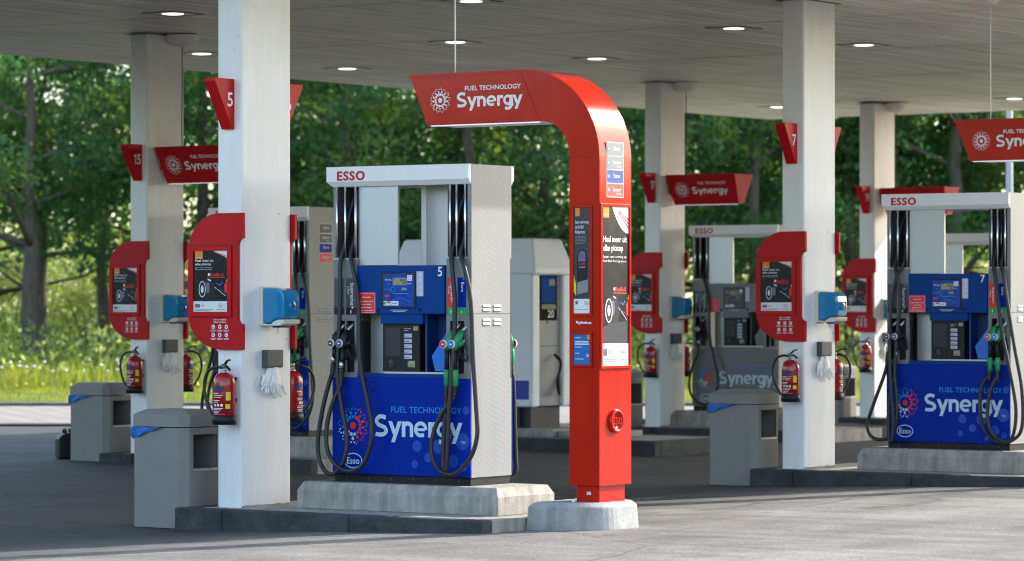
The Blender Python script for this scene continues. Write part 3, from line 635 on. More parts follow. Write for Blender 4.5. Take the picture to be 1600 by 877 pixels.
def towel_dispenser(label):
    t = thing('towel_dispenser', label, 'towel dispenser', (X0, Y0 + .29, 1.46), 'blue towel dispensers on the columns')
    y0, y1 = Y0 + .204, Y0 + .39; b = MB()
    b.prism([(X0 + .001, 1.455), (X0 + .03, 1.455), (X0 + .03, 1.73), (X0 + .022, 1.742), (X0 + .001, 1.742)], 'y', y0 - .006, y1 + .006, CREAM); b.build('back_plate', t, t, bev=.005)
    b = MB(); o = [(X0 + .031, 1.475), (X0 + .10, 1.47), (X0 + .13, 1.495), (X0 + .17, 1.505), (X0 + .222, 1.505)] + [(X0 + .228, 1.56), (X0 + .228, 1.64), (X0 + .222, 1.69), (X0 + .205, 1.715), (X0 + .16, 1.728), (X0 + .031, 1.734)]
    b.prism(o, 'y', y0, y1, TURQ); b.build('cover', t, t, bev=.018, seg=3)
    b = MB(); b.prism([(X0 + .031, 1.455), (X0 + .19, 1.455), (X0 + .225, 1.468), (X0 + .230, 1.50), (X0 + .17, 1.499), (X0 + .135, 1.488), (X0 + .105, 1.466), (X0 + .031, 1.470)], 'y', y0 - .002, y1 + .002, CREAM); b.build('tray', t, t, bev=.005)
    b = MB(); b.lathe([(.036, 0), (.036, .012), (.028, .016), (.0005, .016)], (X0 + .226, (y0 + y1) / 2, 1.60), TURQ, 20, 'x'); b.lathe([(.020, .0165), (.0005, .018)], (X0 + .226, (y0 + y1) / 2, 1.60), BLUEK, 16, 'x'); b.build('key_window', t, t)
    b = MB(); b.box(X0 + .09, y0 + .04, 1.440, X0 + .17, y1 - .03, 1.4545, BLUEK)
    b.add([(X0 + .10, y0 + .05, 1.44), (X0 + .135, y0 + .06, 1.44), (X0 + .13, y0 + .075, 1.405), (X0 + .118, y0 + .05, 1.39), (X0 + .105, y0 + .06, 1.412)], [(0, 1, 2, 3, 4)], PVC); b.build('paper_end', t, t)
    return t

def gloves(label, seed):
    rnd = random.Random(seed)
    t = thing('glove_dispenser', label, 'glove dispenser', (X0, Y0 + .32, 1.145), 'glove dispensers on the columns')
    b = MB(); b.prism([(X0 + .001, 1.145), (X0 + .045, 1.145), (X0 + .055, 1.155), (X0 + .055, 1.277), (X0 + .001, 1.277)], 'y', Y0 + .226, Y0 + .415, GREYD); b.build('box', t, t, bev=.006)
    b = MB()
    def hand(cx, cy, ztop, sz, tw, fan):
        def seg(p, q, r0, r1, fl=.5):
            n = 8; path = [Vector(p).lerp(Vector(q), i / n) + Vector((rnd.uniform(-.004, .004), rnd.uniform(-.004, .004), 0)) for i in range(n + 1)]
            rr = [(r0 + (r1 - r0) * i / n) * rnd.uniform(.88, 1.12) for i in range(n + 1)]; rr[-1] *= .6
            b.tube(path, rr, PVC, 9, flat=fl)
        o = lambda u, z, x=0: (X0 + .034 + cx + x, Y0 + cy + u * sz, ztop - z * sz)
        # the sheet of the palm lies across the column face: wide in Y, thin in X
        vs_ = []; N1, N2 = 9, 8
        for i in range(N1):
            z = .135 * i / (N1 - 1); hw = .032 + .022 * min(1, i / 5)
            for j in range(N2):
                th = 2 * math.pi * j / N2
                vs_.append(o(tw * .03 * i / 8 + hw * math.cos(th) + rnd.uniform(-.004, .004), z, .012 * math.sin(th) + rnd.uniform(-.003, .003)))
        b.add(vs_, [(i * N2 + j, i * N2 + (j + 1) % N2, (i + 1) * N2 + (j + 1) % N2, (i + 1) * N2 + j) for i in range(N1 - 1) for j in range(N2)], PVC, True)
        for i, u in enumerate((-.042, -.015, .013, .040)):
            ln = (.060, .082, .088, .070)[i]; seg(o(tw * .03 + u, .115), o(tw * .03 + u * (1.2 + fan) + tw * .02, .135 + ln, .010 * (i % 2)), .0165 * sz, .011 * sz, .7)
        seg(o(tw * .03 - .045, .06), o(-.085 + tw * .03, .15, .008), .019 * sz, .012 * sz, .7)
    hand(.004, .335, 1.15, 1.0, 1.0, .35); hand(-.008, .29, 1.148, .88, -.9, .2)
    b.build('plastic_gloves', t, t)
    return t

def column(label):
    t = thing('canopy_column', label, 'column', (X0 - .115, Y0 + .285, ZK), 'white canopy columns')
    b = MB(); b.box(X0 - .23, Y0, ZK - .02, X0, Y0 + .57, CZ + .015, WHITE); b.build('shaft', t, t, bev=.018, seg=3)
    b = MB(); b.box(X0 - .27, Y0 - .04, CZ - .006, X0 + .04, Y0 + .61, CZ - .001, GREYD); b.build('ceiling_collar', t, t)
    b = MB(); r_ = random.Random(3)
    for i in range(38):
        y = Y0 + .015 * i; b.box(X0 - .002, y, ZK - .005, X0 + .003 + .004 * r_.random(), y + .015, ZK + .004 + .006 * r_.random() + .005 * math.sin(i * .4) ** 2, PLINTH)
    b.build('mortar_joint', t, t)
    return t

def island(label, x1=-13.87, plinth=True, plabel='', dx=0.0):
    t = thing('pump_island', label, 'kerb', (-15.2, 20.15, 0), 'kerbed pump islands')
    b = MB(); Yk, Yk1 = 19.285, 21.08
    xs = [-16.63, -16.18] + [-16.18 + (x1 + 16.18) * i / 2 for i in (1, 2)]
    for i in range(3):
        b.prism([(xs[i] + .002, Yk + .0), (xs[i + 1] - .002, Yk), (xs[i + 1] - .002, Yk + .12), (xs[i] + .002, Yk + .12)], 'z', -.08, ZK, KERB)
        b.prism([(xs[i] + .002, Yk1 - .12), (xs[i + 1] - .002, Yk1 - .12), (xs[i + 1] - .002, Yk1), (xs[i] + .002, Yk1)], 'z', -.08, ZK, KERB)
    b.box(-16.628, Yk + .122, -.08, -16.51, Yk1 - .122, ZK, KERB); b.build('kerb_stones', t, t, bev=.012)
    b = MB(); b.box(-16.508, Yk + .122, -.08, x1 - .004, Yk1 - .122, ZK - .005, PLINTH); b.build('island_fill', t, t)
    if plinth:
        t = thing('concrete_plinth', plabel, 'plinth', (-15.0 + dx, 20.18, ZK), 'concrete plinths under the pumps')
        a0, a1, c0, c1 = -15.90 + dx, -14.11 + dx, 19.80, 20.50; zt = .325; ch = .035; b = MB()
        lv = [(ZK - .004, 0), (.262, 0), (zt, ch)]
        ring = []
        for z, e in lv:
            k = .02
            ring.append([(a0 + e, c0 + e, z), (a1 - e, c0 + e, z), (a1 - e, c1 - e, z), (a0 + e, c1 - e, z)])
        vs = sum(ring, []); fs = [(0, 3, 2, 1), (8, 9, 10, 11)]
        for i in range(2):
            for k in range(4): fs.append((i * 4 + k, i * 4 + (k + 1) % 4, i * 4 + 4 + (k + 1) % 4, i * 4 + 4 + k))
        b.add(vs, fs, PLINTH); b.build('block', t, t, bev=.005)
        b = MB()
        for i in range(46):
            x = a0 + .06 + (a1 - a0 - .12) * i / 45
            b.box(x - .007, c0 + .05, zt - .001, x + .007, c1 - .05, zt + .002, PLINTH)
        b.build('grip_ridges', t, t)

def litter_bin(label):
    x0, x1, y0, y1 = -17.14, -16.655, 19.43, 19.83; ch = .055; z0 = -.03; zb, zl, zt = .705, .80, .838
    t = thing('litter_bin', label, 'litter bin', ((x0 + x1) / 2, (y0 + y1) / 2, z0), 'grey litter bins')
    def out(e=0, cc=ch): return [(x0 - e, y0 - e), (x1 - cc + e * .4, y0 - e), (x1 + e, y0 + cc - e * .4), (x1 + e, y1 + e), (x0 - e, y1 + e)]
    b = MB(); o = out(); n = len(o); oy0, oy1, oz0, oz1 = y0 + .095, y1 - .035, .40, .655
    for k in range(n):
        p, q = o[k], o[(k + 1) % n]
        if k == 2: continue
        b.add([(*p, z0), (*q, z0), (*q, zb), (*p, zb)], [(0, 1, 2, 3)], BIN)
    p, q = o[2], o[3]; yy = [p[1], oy0, oy1, q[1]]; zz = [z0, oz0, oz1, zb]
    for i in range(3):
        for j in range(3):
            if i == 1 and j == 1: continue
            b.add([(x1, yy[i], zz[j]), (x1, yy[i + 1], zz[j]), (x1, yy[i + 1], zz[j + 1]), (x1, yy[i], zz[j + 1])], [(0, 1, 2, 3)], BIN)
    b.add([(*p, zb) for p in o], [tuple(range(n))], BIN); b.build('body', t, t)
    b = MB(); e = .22
    b.add([(x1, oy0, oz0), (x1, oy1, oz0), (x1, oy1, oz1), (x1, oy0, oz1), (x1 - e, oy0, oz0 - .06), (x1 - e, oy1, oz0 - .06), (x1 - e, oy1, oz1), (x1 - e, oy0, oz1)],
          [(0, 4, 5, 1), (1, 5, 6, 2), (2, 6, 7, 3), (3, 7, 4, 0), (4, 7, 6, 5)], BINS); b.build('throat', t, t)
    b = MB(); b.box(x1 - .01, oy0, oz0 - .012, x1 + .006, oy1, oz0 + .006, STEEL)
    for a, c_ in ((oy0 - .012, oy0), (oy1, oy1 + .012)): b.box(x1 - .004, a, oz0 - .012, x1 + .003, c_, oz1 + .012, BIN)
    b.build('opening_lip', t, t)
    b = MB(); A = out(.006); B = out(-.06, ch * .6); N = n
    vs = [(*p, zb + .006) for p in A] + [(*p, zl) for p in A] + [(*p, zt) for p in B]
    fs = [tuple(range(N - 1, -1, -1)), tuple(range(2 * N, 3 * N))]
    for i in range(2):
        for k in range(N): fs.append((i * N + k, i * N + (k + 1) % N, (i + 1) * N + (k + 1) % N, (i + 1) * N + k))
    b.add(vs, fs, BIN); b.build('lid', t, t, bev=.003)
    b = MB(); rr = random.Random(5); vs = []; fs = []; nn = 9
    for i in range(nn):
        f = i / (nn - 1); x = x0 - .014 + f * .30
        dp = .085 * (1 - f) ** 1.2 + .006
        for j in range(4):
            vs.append((x, y0 - .012 - .014 * math.sin(j * 1.2 + i * 1.7) - .006 * (j == 2), zb + .004 - dp * j / 3 + rr.uniform(-.004, .004)))
    for i in range(nn - 1):
        for j in range(3): fs.append((i * 4 + j, i * 4 + j + 1, (i + 1) * 4 + j + 1, (i + 1) * 4 + j))
    b.add(vs, fs, BAG, True)
    vs = []; fs = []
    for i in range(6):
        y = y0 - .014 + i * .05
        for j in range(4): vs.append((x0 - .012 - .012 * math.sin(j * 1.3 + i), y, zb + .004 - (.09 - .014 * i) * j / 3))
    for i in range(5):
        for j in range(3): fs.append((i * 4 + j, (i + 1) * 4 + j, (i + 1) * 4 + j + 1, i * 4 + j + 1))
    b.add(vs, fs, BAG, True); b.build('bag', t, t)
    return t

def hanging_sign(label, wl):
    x0, x1, y0, y1, z0, z1 = X0 + .03, X0 + 1.02, Y0 + .07, Y0 + .52, 2.86, 3.225; a, q = .035, .16
    t = thing('hanging_sign', label, 'sign', ((x0 + x1) / 2, (y0 + y1) / 2, z0), 'red trough signs on the rear columns')
    T = [(x0, y0, z1), (x1, y0, z1), (x1, y1, z1), (x0, y1, z1)]; Bt = [(x0 + a, y0 + q, z0), (x1 - a, y0 + q, z0), (x1 - a, y1 - q, z0), (x0 + a, y1 - q, z0)]
    b = MB(); b.add(Bt + T, [(3, 2, 1, 0), (4, 5, 6, 7), (0, 1, 5, 4), (1, 2, 6, 5), (2, 3, 7, 6), (3, 0, 4, 7)], RED); b.build('trough', t, t, bev=.006)
    v = Vector((0, -q, z1 - z0)); ln = v.length; v.normalize(); H = ln
    v2 = Vector((0, q, z1 - z0)).normalized()
    for o_, u_, v_ in (((x0, y0 + q, z0), XP, v), ((x1, y1 - q, z0), -XP, v2)):
        b = MB(); d = Dec(b, o_, u_, v_); burst(d, .19, H * .5, H * .26, LETW, .001); b.build('dot_emblem', t, t)
        b = MB(); d = Dec(b, o_, u_, v_); wordmark(d, .33, H * .36, H * .22, .52, LETW, .001); b.build('wordmark', t, t)
        b = MB(); d = Dec(b, o_, u_, v_); d.text('FUEL TECHNOLOGY', .84, H * .665, H * .085, LETW, .001, w=.40, align='r', bold=.014); b.build('tagline', t, t)
    b = MB(); b.box(x0 + a + .02, y0 + q + .006, z0 - .008, x1 - a - .02, y0 + q + .022, z0 - .001, LED); b.build('led_strip', t, t)
    b = MB(); b.box(X0 + .001, Y0 + .2, 3.0, X0 + .032, Y0 + .39, 3.18, RED); b.build('bracket', t, t)
    t = thing('ceiling_cable', wl, 'cable', (X0 + .12, Y0 + .40, CZ), 'thin cables hanging from the ceiling')
    b = MB(); b.lathe([(.17, 0), (.16, -.05), (.11, -.10), (.05, -.115), (.0005, -.117)], (X0 + .12, Y0 + .40, CZ), WHITE, 20); b.build('dome', t, t)
    b = MB(); b.tube(smooth_path([(X0 + .12, Y0 + .40, CZ - .11), (X0 + .13, Y0 + .39, 3.9), (X0 + .115, Y0 + .40, 3.5), (X0 + .12, Y0 + .40, z1)]), .006, GREYD, 6); b.build('wire', t, t)

# ------------------------------------------------------------------ fuel pump
PX0, PX1, PYF, PYB, PZ = -15.667, -14.431, 19.92, 20.435, .325
PYC = (PYF + PYB) / 2; PXC = (PX0 + PX1) / 2
HOSES = dict(
 std=[[(-15.568, 1.637), (-15.582, 1.114), (-15.527, .852), (-15.474, .622), (-15.509, .46), (-15.597, .383), (-15.679, .413), (-15.733, .523), (-15.739, .662), (-15.697, .895), (-15.644, 1.081), (-15.622, 1.16)],
      [(-15.404, 1.637), (-15.375, 1.222), (-15.299, .947), (-15.242, .742), (-15.253, .581), (-15.317, .451), (-15.433, .411), (-15.55, .449), (-15.638, .563), (-15.65, .734), (-15.609, .897), (-15.556, 1.013), (-15.545, 1.12)],
      [(-14.542, 1.636), (-14.536, 1.32), (-14.548, 1.094), (-14.564, .823), (-14.576, .529), (-14.592, .400), (-14.612, .438), (-14.615, .641), (-14.609, .867), (-14.601, 1.02)],
      [(-14.403, 1.636), (-14.369, 1.249), (-14.325, .867), (-14.308, .684), (-14.364, .525), (-14.497, .414), (-14.632, .442), (-14.699, .567), (-14.688, .703), (-14.632, .831), (-14.559, .927), (-14.527, 1.02)]],
 alt=[[(-15.594, 1.649), (-15.60, 1.42), (-15.59, 1.12), (-15.57, .855), (-15.54, .591), (-15.55, .414), (-15.564, .393), (-15.584, .431), (-15.594, .661), (-15.576, .855), (-15.55, 1.02), (-15.545, 1.12)],
      [(-15.504, 1.64), (-15.53, 1.385), (-15.55, 1.032), (-15.524, .803), (-15.52, .591), (-15.56, .45), (-15.661, .403), (-15.772, .427), (-15.818, .533), (-15.762, .711), (-15.685, .907), (-15.650, 1.02), (-15.622, 1.16)],
      [(-14.528, 1.648), (-14.489, 1.388), (-14.403, 1.044), (-14.335, .699), (-14.364, .457), (-14.451, .404), (-14.557, .427), (-14.653, .538), (-14.688, .711), (-14.673, .902), (-14.620, .98), (-14.601, 1.02)],
      [(-14.441, 1.648), (-14.364, 1.268), (-14.278, .873), (-14.268, .546), (-14.345, .432), (-14.46, .412), (-14.557, .488), (-14.599, .626), (-14.591, .799), (-14.557, .921), (-14.535, .97), (-14.527, 1.02)]])

def fuel_pump(num, label, grey=False, hz='std', dx=0.0, slab=True, few=False):
    global OFF
    save = list(OFF); OFF[0] += dx
    t = thing('fuel_pump', label, 'fuel pump', (PXC, PYC, PZ), 'fuel pumps on the islands')
    BL, BD, SD = (GREYP, GREYP, SIDEG) if grey else (BLUE, BLUED, SIDE)
    BK = GREYD if grey else BLUEK
    # shared structure
    b = MB(); b.box(PX0 + .008, PYF + .018, PZ, PX1 - .012, PYB - .018, .384, BLACK)
    for i in range(6): b.lathe([(.009, .0), (.007, .004), (.0005, .005)], (PX0 + .12 + .2 * i, PYF + .018, .357), GREYD, 8, 'y')
    b.build('skirt', t, t, bev=.004)
    b = MB()
    b.box(PX1 - .034, PYF + .014, .386, PX1, PYB - .014, 1.5405, SD); b.box(PX1 - .034, PYF + .014, 1.5445, PX1, PYB - .014, 2.600, SD); b.box(PX1 - .034, PYF + .017, 1.5405, PX1 - .004, PYB - .017, 1.5445, BLACK)
    b.build('end_panel', t, t)
    b = MB(); b.box(PX0, PYF + .014, .386, PX0 + .034, PYB - .014, 2.46, SD); b.build('end_panel', t, t)
    for cy in (PYC - .065, PYC + .065):
        for z0 in (1.600, 1.572, 1.5, 1.472):
            b = MB()
            b.prism([(PX1 + .0005, z0 - .009), (PX1 + .009, z0 - .009), (PX1 + .0005, z0 + .010)], 'y', cy - .043, cy + .043, SIDEL)
            b.box(PX1 + .0002, cy - .043, z0 - .013, PX1 + .0015, cy + .043, z0 - .0095, BLACK); b.build('louvre', t, t)
    b = MB(); b.box(PX0 + .036, PYF + .032, .39, PX1 - .036, PYB - .032, 1.075, STEEL); b.box(PX0 + .036, PYF + .02, 2.462, PX1 - .036, PYB - .02, 2.585, STEEL); b.build('chassis', t, t)
    if grey:
        b = MB(); b.box(PX1 + .001, PYC - .10, 2.05, PX1 + .003, PYC + .10, 2.42, POSTW)
        d = Dec(b, (PX1 + .0035, PYC - .09, 2.06), YP, ZP)
        b.build('grade_board', t, t)
    # header with chamfer, front and rear
    b = MB()
    for yf, sg in ((PYF, 1), (PYB, -1)):
        yo = yf - sg * .022; yi = yf + sg * .034
        xa, xb = PX0 - .038, PX1 - .036
        V = [(xa, yo, 2.605), (xb, yo, 2.602), (xb, yo, 2.497), (xa, yo, 2.497), (xa + .034, yo + sg * .03, 2.461), (xb - .0, yo + sg * .03, 2.461),
             (xa, yi, 2.605), (xb, yi, 2.602), (xb, yi, 2.461), (xa + .034, yi, 2.461), (xa, yi, 2.497)]
        F = [(0, 3, 2, 1), (3, 4, 5, 2), (6, 0, 1, 7), (4, 9, 8, 5), (0, 6, 10, 3), (3, 10, 9, 4), (1, 2, 5, 8, 7), (6, 7, 8, 9, 10)]
        if sg < 0: F = [f[::-1] for f in F]
        b.add(V, F, HEADW)
        b.prism([(yo + sg * .001, 2.6015), (yo + sg * .001, 2.500), (yo + sg * .032, 2.462), (yi, 2.462), (yi, 2.6015)], 'x', xb + .0005, PX1 - .002 if sg > 0 else PX1 - .002, HEADW)
    b.box(PX0 - .03, PYF + .035, 2.575, PX1 - .0365, PYB - .035, 2.598, HEADW); b.build('header', t, t)
    b = MB(); d = Dec(b, (0, PYF - .022, 0), XP, ZP); [d.text('ESSO', PX0 + .062 + q_, 2.507 + w_, .062, LETR, .001, w=.250, bold=.02, sp=1.18) for q_, w_ in ((-.0035, 0), (0, .0015), (.0035, 0), (0, -.0015))]
    b.build('header_lettering', t, t); b = MB()
    d = Dec(b, (0, PYB + .022, 0), -XP, ZP); d.text('ESSO', -PX1 + .062, 2.507, .063, LETR, .001, w=.250, bold=.02, sp=1.12); b.build('header_lettering', t, t)
    # upper steel plates and the slab behind the window
    b = MB(); b.box(-15.444, PYF + .03, 1.892, -15.096, PYF + .05, 2.462, STEEL)
    if slab: b.box(-15.05, PYC, 1.892, -14.652, PYC + .02, 2.462, STEEL); b.box(-15.05, PYC - .006, 1.892, -15.005, PYC - .0005, 2.462, WHITE)
    b.build('upper_plate', t, t)
    b = MB(); b.box(-15.438, PYF - .008, 1.541, -14.655, PYB + .008, 1.888, BD); b.build('display_housing', t, t, bev=.004)
    # one face after the other: the front, then the same turned through 180 degrees
    for face in (0, 1):
        if few and face: continue
        fp = MB(); cur = [fp]
        def T(p): return p if face == 0 else (2 * PXC - p[0], 2 * PYC - p[1], p[2])
        def fin(mb, name, bev=0.0, parent=None):
            mb.v = [T(v) for v in mb.v]; return mb.build(name, parent or t, t, bev=bev)
        b = MB(); b.box(PX0 + .001, PYF, .387, PX1 - .001, PYF + .03, 1.083, BL); b.lathe([(.012, 0), (.010, .006), (.0005, .007)], (-15.3, PYF, 1.0), BLACK, 12, 'y'); 
        if not grey:
            d = Dec(b, (0, PYF, 0), XP, ZP)
            for x, z, r_ in ((-14.62, .72, .052), (-14.71, .60, .05), (-14.50, .64, .06), (-14.80, .52, .035), (-14.58, .50, .045), (-14.49, .46, .03), (-14.9, .60, .04), (-14.66, .43, .02), (-14.47, .86, .03), (-14.92, .47, .028)):
                d.disc(x, z, r_, DOTF, .0008, 26)
        fin(b, 'lower_panel')
        b = MB(); d = Dec(b, (0, PYF, 0), XP, ZP)
        wordmark(d, -15.285, .662, .158, .785, LETB, .0018); d.text('TM', -14.512, .622, .020, LETB, .0018, bold=.005); fin(b, 'wordmark')
        b = MB(); d = Dec(b, (0, PYF, 0), XP, ZP); d.text('FUEL TECHNOLOGY', -14.507, .836, .042, LETM, .0018, w=.625, align='r', bold=.014); fin(b, 'tagline')
        b = MB(); d = Dec(b, (0, PYF, 0), XP, ZP); burst(d, -15.476, .735, .135, None, .0018); fin(b, 'dot_emblem')
        b = MB(); d = Dec(b, (0, PYF, 0), XP, ZP); oval_logo(d, -15.476, .482, .112, LETB, .0018); fin(b, 'oval_emblem')
        b = MB(); b.box(-15.444, PYF + .003, 1.0835, -14.652, PYF + .14, 1.112, BD); b.box(-15.2, PYF + .01, 1.1125, -14.66, PYF + .11, 1.128, STEEL); fin(b, 'sill', .002)
        # recess under the display
        b = MB(); yy = PYF + .16
        b.box(-15.44, yy, 1.113, -15.232, yy + .02, 1.540, STEEL); b.box(-15.231, yy + .002, 1.113, -14.656, yy + .02, 1.540, BK)
        b.box(-14.85, PYF + .03, 1.129, -14.832, yy, 1.540, BK)
        b.prism([(-14.654, 1.135), (-14.755, 1.135), (-14.785, 1.24), (-14.654, 1.41)], 'y', PYF + .02, PYF + .03, BLUEL if not grey else GREYP)
        fin(b, 'recess_wall')
        b = MB(); b.box(-15.229, PYF + .0, 1.470, -14.853, PYF + .15, 1.5405, BD); fin(b, 'awning', .003)
        b = MB(); b.box(-15.223, PYF + .02, 1.1285, -14.893, PYF + .15, 1.4695, BLACK)
        d = Dec(b, (-15.223, PYF + .02, 1.1285), XP, ZP)
        d.rect(.025, .11, .16, .315, DARK, .001); d.rect(.185, .01, .187, .33, GREYD, .001)
        d.disc(.075, .06, .022, DARK, .001, 16, .03); d.disc(.068, .07, .010, GREYD, .002, 10)
        for k in range(5): d.rect(.195, .092 + .038 * k, .262, .120 + .038 * k, LILAC, .001); d.rect(.202, .10 + .038 * k, .24, .104 + .038 * k, GREYD, .002)
        d.rect(.225, .032, .290, .078, LCD, .001); d.text('Houd uw pas', .195, .305, .009, LETW, .001, w=.06); d.text('gereed', .195, .292, .009, LETW, .001, w=.034); d.rect(.275, .295, .318, .325, LCD, .001)
        fin(b, 'payment_terminal', .002)
        # display art
        b = MB(); yd = PYF - .008; d = Dec(b, (0, yd, 0), XP, ZP)
        SC = GREYD if grey else SCRN
        b.box(-15.205, yd - .006, 1.582, -14.902, yd - .0005, 1.842, BLACK)
        d = Dec(b, (-15.205, yd - .006, 1.582), XP, ZP)
        d.rect(.012, .010, .288, .248, SC, .0006)
        if not grey:
            for x, y, r_ in ((.10, .135, .022), (.10, .135, .014)): d.ring(x, y, r_, .003, BLUEL, .001)
            d.stroke([(.09, .06), (.14, .075), (.20, .07), (.25, .045)], .004, BLUEL, .001)
        d.text('Bedrag', .03, .200, .012, LETW, .0012, w=.055); d.text('Liter', .05, .170, .010, CYAN, .0012); d.text('Literprijs', .018, .132, .011, CYAN, .0012, w=.07)
        d.rect(.098, .165, .222, .218, LCD, .001); d.rect(.178, .128, .222, .146, LCD, .001)
        d.text('0.00', .215, .190, .020, BLACK, .0016, align='r'); d.text('0.00', .215, .170, .014, BLACK, .0016, align='r'); d.text('euro', .23, .172, .012, LETW, .0012)
        d.rect(.228, .196, .272, .236, POSTW, .001)
        for k in range(6): d.disc(.25 + .014 * math.cos(k * 1.05), .216 + .013 * math.sin(k * 1.05), .004, LETM, .0014, 8)
        d.rect(.025, .082, .070, .096, DOTR, .001); d.rect(.017, .020, .080, .052, POSTW, .001); d.rect(.085, .020, .150, .052, POSTW, .001)
        d.disc(.028, .036, .011, GREENL, .0014); d.rect(.048, .036, .076, .050, DOTR, .0014); d.rect(.092, .032, .14, .040, CYAN, .0014)
        d.rect(.10, .104, .24, .108, CYAN, .001)
        fin(b, 'display_screen')
        b = MB(); d = Dec(b, (0, yd, 0), XP, ZP)
        d.rect(-14.899, 1.668, -14.838, 1.845, LILAC, .001)
        for k in range(4): d.disc(-14.868, 1.69 + .044 * k, .011, LETW, .0014, 10); d.stroke([(-14.878, 1.685 + .044 * k), (-14.862, 1.695 + .044 * k)], .003, GREYD, .0018)
        for xk in (-15.245, -14.87): kb = MB(); kb.lathe([(.013, 0), (.011, .008), (.0005, .009)], (xk, yd, 1.573), BLACK, 12, 'y'); fin(kb, 'lock')
        fin(b, 'keypad'); b = MB(); d = Dec(b, (0, yd, 0), XP, ZP)
        d.rect(-15.13, 1.567, -14.98, 1.571, LETB, .001); d.rect(-15.11, 1.556, -15.0, 1.560, LETB, .001); fin(b, 'small_print')
        b = MB(); d = Dec(b, (-15.430, yd, 1.545), XP, ZP); d.rect(0, 0, .164, .152, DOTR, .0008); 
        for a in ((.006, .006, .158, .008), (.006, .144, .158, .146), (.006, .008, .008, .144), (.156, .008, .158, .144)): d.rect(*a, LETW, .0012)
        for k, s in enumerate(('Geachte klant,', 'De tankbeurt wordt', 'vooraf online', 'geautoriseerd.')): d.text(s, .082, .112 - .022 * k - (.008 if k else 0), .011, LETW, .0012, w=(.085, .125, .085, .10)[k], align='c', bold=.01)
        d.rect(.02, .018, .145, .021, LETW, .0012); fin(b, 'notice')
        b = MB(); d = Dec(b, (0, yd, 0), XP, ZP); number(d, num if face == 0 else num + 1, -14.672, 1.811, .064, LETW, .001); fin(b, 'pump_number')
        # hose towers
        for tower, (xa, xb) in enumerate(((PX0, -15.444), (-14.650, PX1 - .0345))):
            side = tower if face == 0 else 1 - tower
            b = MB(); yp = PYF + .012; ya = xa
            b.box(xa + .0, yp, 1.492, xb, yp + .014, 1.940, PLATE); b.box(xa, yp, 1.0835, xb, yp + .014, 1.118, PLATE)
            b.box(xa, yp, 1.118, xa + .032, yp + .014, 1.492, PLATE); b.box(xb - .030, yp, 1.118, xb, yp + .014, 1.492, PLATE)
            xm = (xa + xb) / 2; b.box(xm - .007, yp, 1.118, xm + .007, yp + .014, 1.492, PLATE)
            b.box(xa + .002, yp - .003, 1.936, xb - .002, yp + .10, 1.946, STEEL)
            b.lathe([(.008, 0), (.006, .004), (.0005, .005)], (xm, yp, 1.515), ROD, 10, 'y')
            fin(b, 'tower_plate')
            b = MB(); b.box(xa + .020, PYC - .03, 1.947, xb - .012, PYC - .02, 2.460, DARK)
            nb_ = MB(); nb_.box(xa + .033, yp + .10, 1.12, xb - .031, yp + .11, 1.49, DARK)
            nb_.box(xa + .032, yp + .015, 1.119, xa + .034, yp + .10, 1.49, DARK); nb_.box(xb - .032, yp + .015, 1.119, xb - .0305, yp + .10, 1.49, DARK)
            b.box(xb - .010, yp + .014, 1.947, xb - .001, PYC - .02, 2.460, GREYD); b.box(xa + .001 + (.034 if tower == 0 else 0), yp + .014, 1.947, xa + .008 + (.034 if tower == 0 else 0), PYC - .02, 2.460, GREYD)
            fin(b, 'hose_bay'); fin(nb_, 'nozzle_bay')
            for xr in (xa + .034, xm, xb - .018):
                b = MB(); b.tube([(xr, yp - .002, 1.945), (xr, yp - .002, 2.462)], .0095, ROD, 10); fin(b, 'guide_rod')
            for k, (la, lb) in enumerate(((xa + .008, xm - .012), (xm + .006, xb - .010))):
                b = MB(); d = Dec(b, (la, yp - .0002, 1.80), -ZP, XP); W2 = lb - la
                body = (GREYD, GREYD, DOTR, BLUE)[side * 2 + k]; foot = BLACK if side == 0 else GREENL
                if grey: body = GREYD; foot = BLACK
                d.rect(0, 0, .212, W2, body, .001); d.rect(.212, 0, .264, W2, foot, .001); d.disc(.012, W2 * .72, .009, LETM if k == 0 or side else CYAN, .0014, 10); 
                name, sub = (('Diesel', ''), ('Supreme+', 'Diesel'), ('Supreme+', 'Original'), ('Euro', ''))[side * 2 + k]
                d.text(name, .035, W2 * .42, W2 * .33, LETW, .0014, bold=.006)
                if sub: d.text(sub, .06, W2 * .13, W2 * .17, LETW, .0014)
                d.rect(.232, W2 * .4, .255, W2 * .5, LETW, .0014)
                fin(b, 'grade_label')
        # nozzles and hoses
        NZ = [(-15.622, -15.600, 0), (-15.545, -15.525, 0), (-14.612, -14.570, 1), (-14.542, -14.498, 1)]
        for i, (xd, xs_, petrol) in enumerate(NZ):
            if few and i != 1: continue
            if face: petrol = 1 - petrol
            b = MB(); cc = GREEN if petrol else BLACK; y = PYF - .045
            sp = (xs_ + .028, PYF + .045, 1.475); xg = xd + .012
            b.tube([(xg, y, 1.285), (xg + .004, y - .004, 1.325), (xs_ - .006, y + .012, 1.385), (xs_ + .006, y + .035, 1.425)], [.018, .034, .030, .016], cc, 12, flat=.85)
            b.tube([(xg + .01, y, 1.31), (xg + .05, y + .012, 1.335), (xg + .062, y + .02, 1.36)], [.02, .018, .008], cc, 8)
            body = fin(b, 'nozzle')
            b = MB(); b.tube(smooth_path([(xs_ + .004, y + .032, 1.42), (xs_ + .018, y + .06, 1.45), sp], 4), [.0125] * 9, ALU, 10); fin(b, 'spout', parent=body)
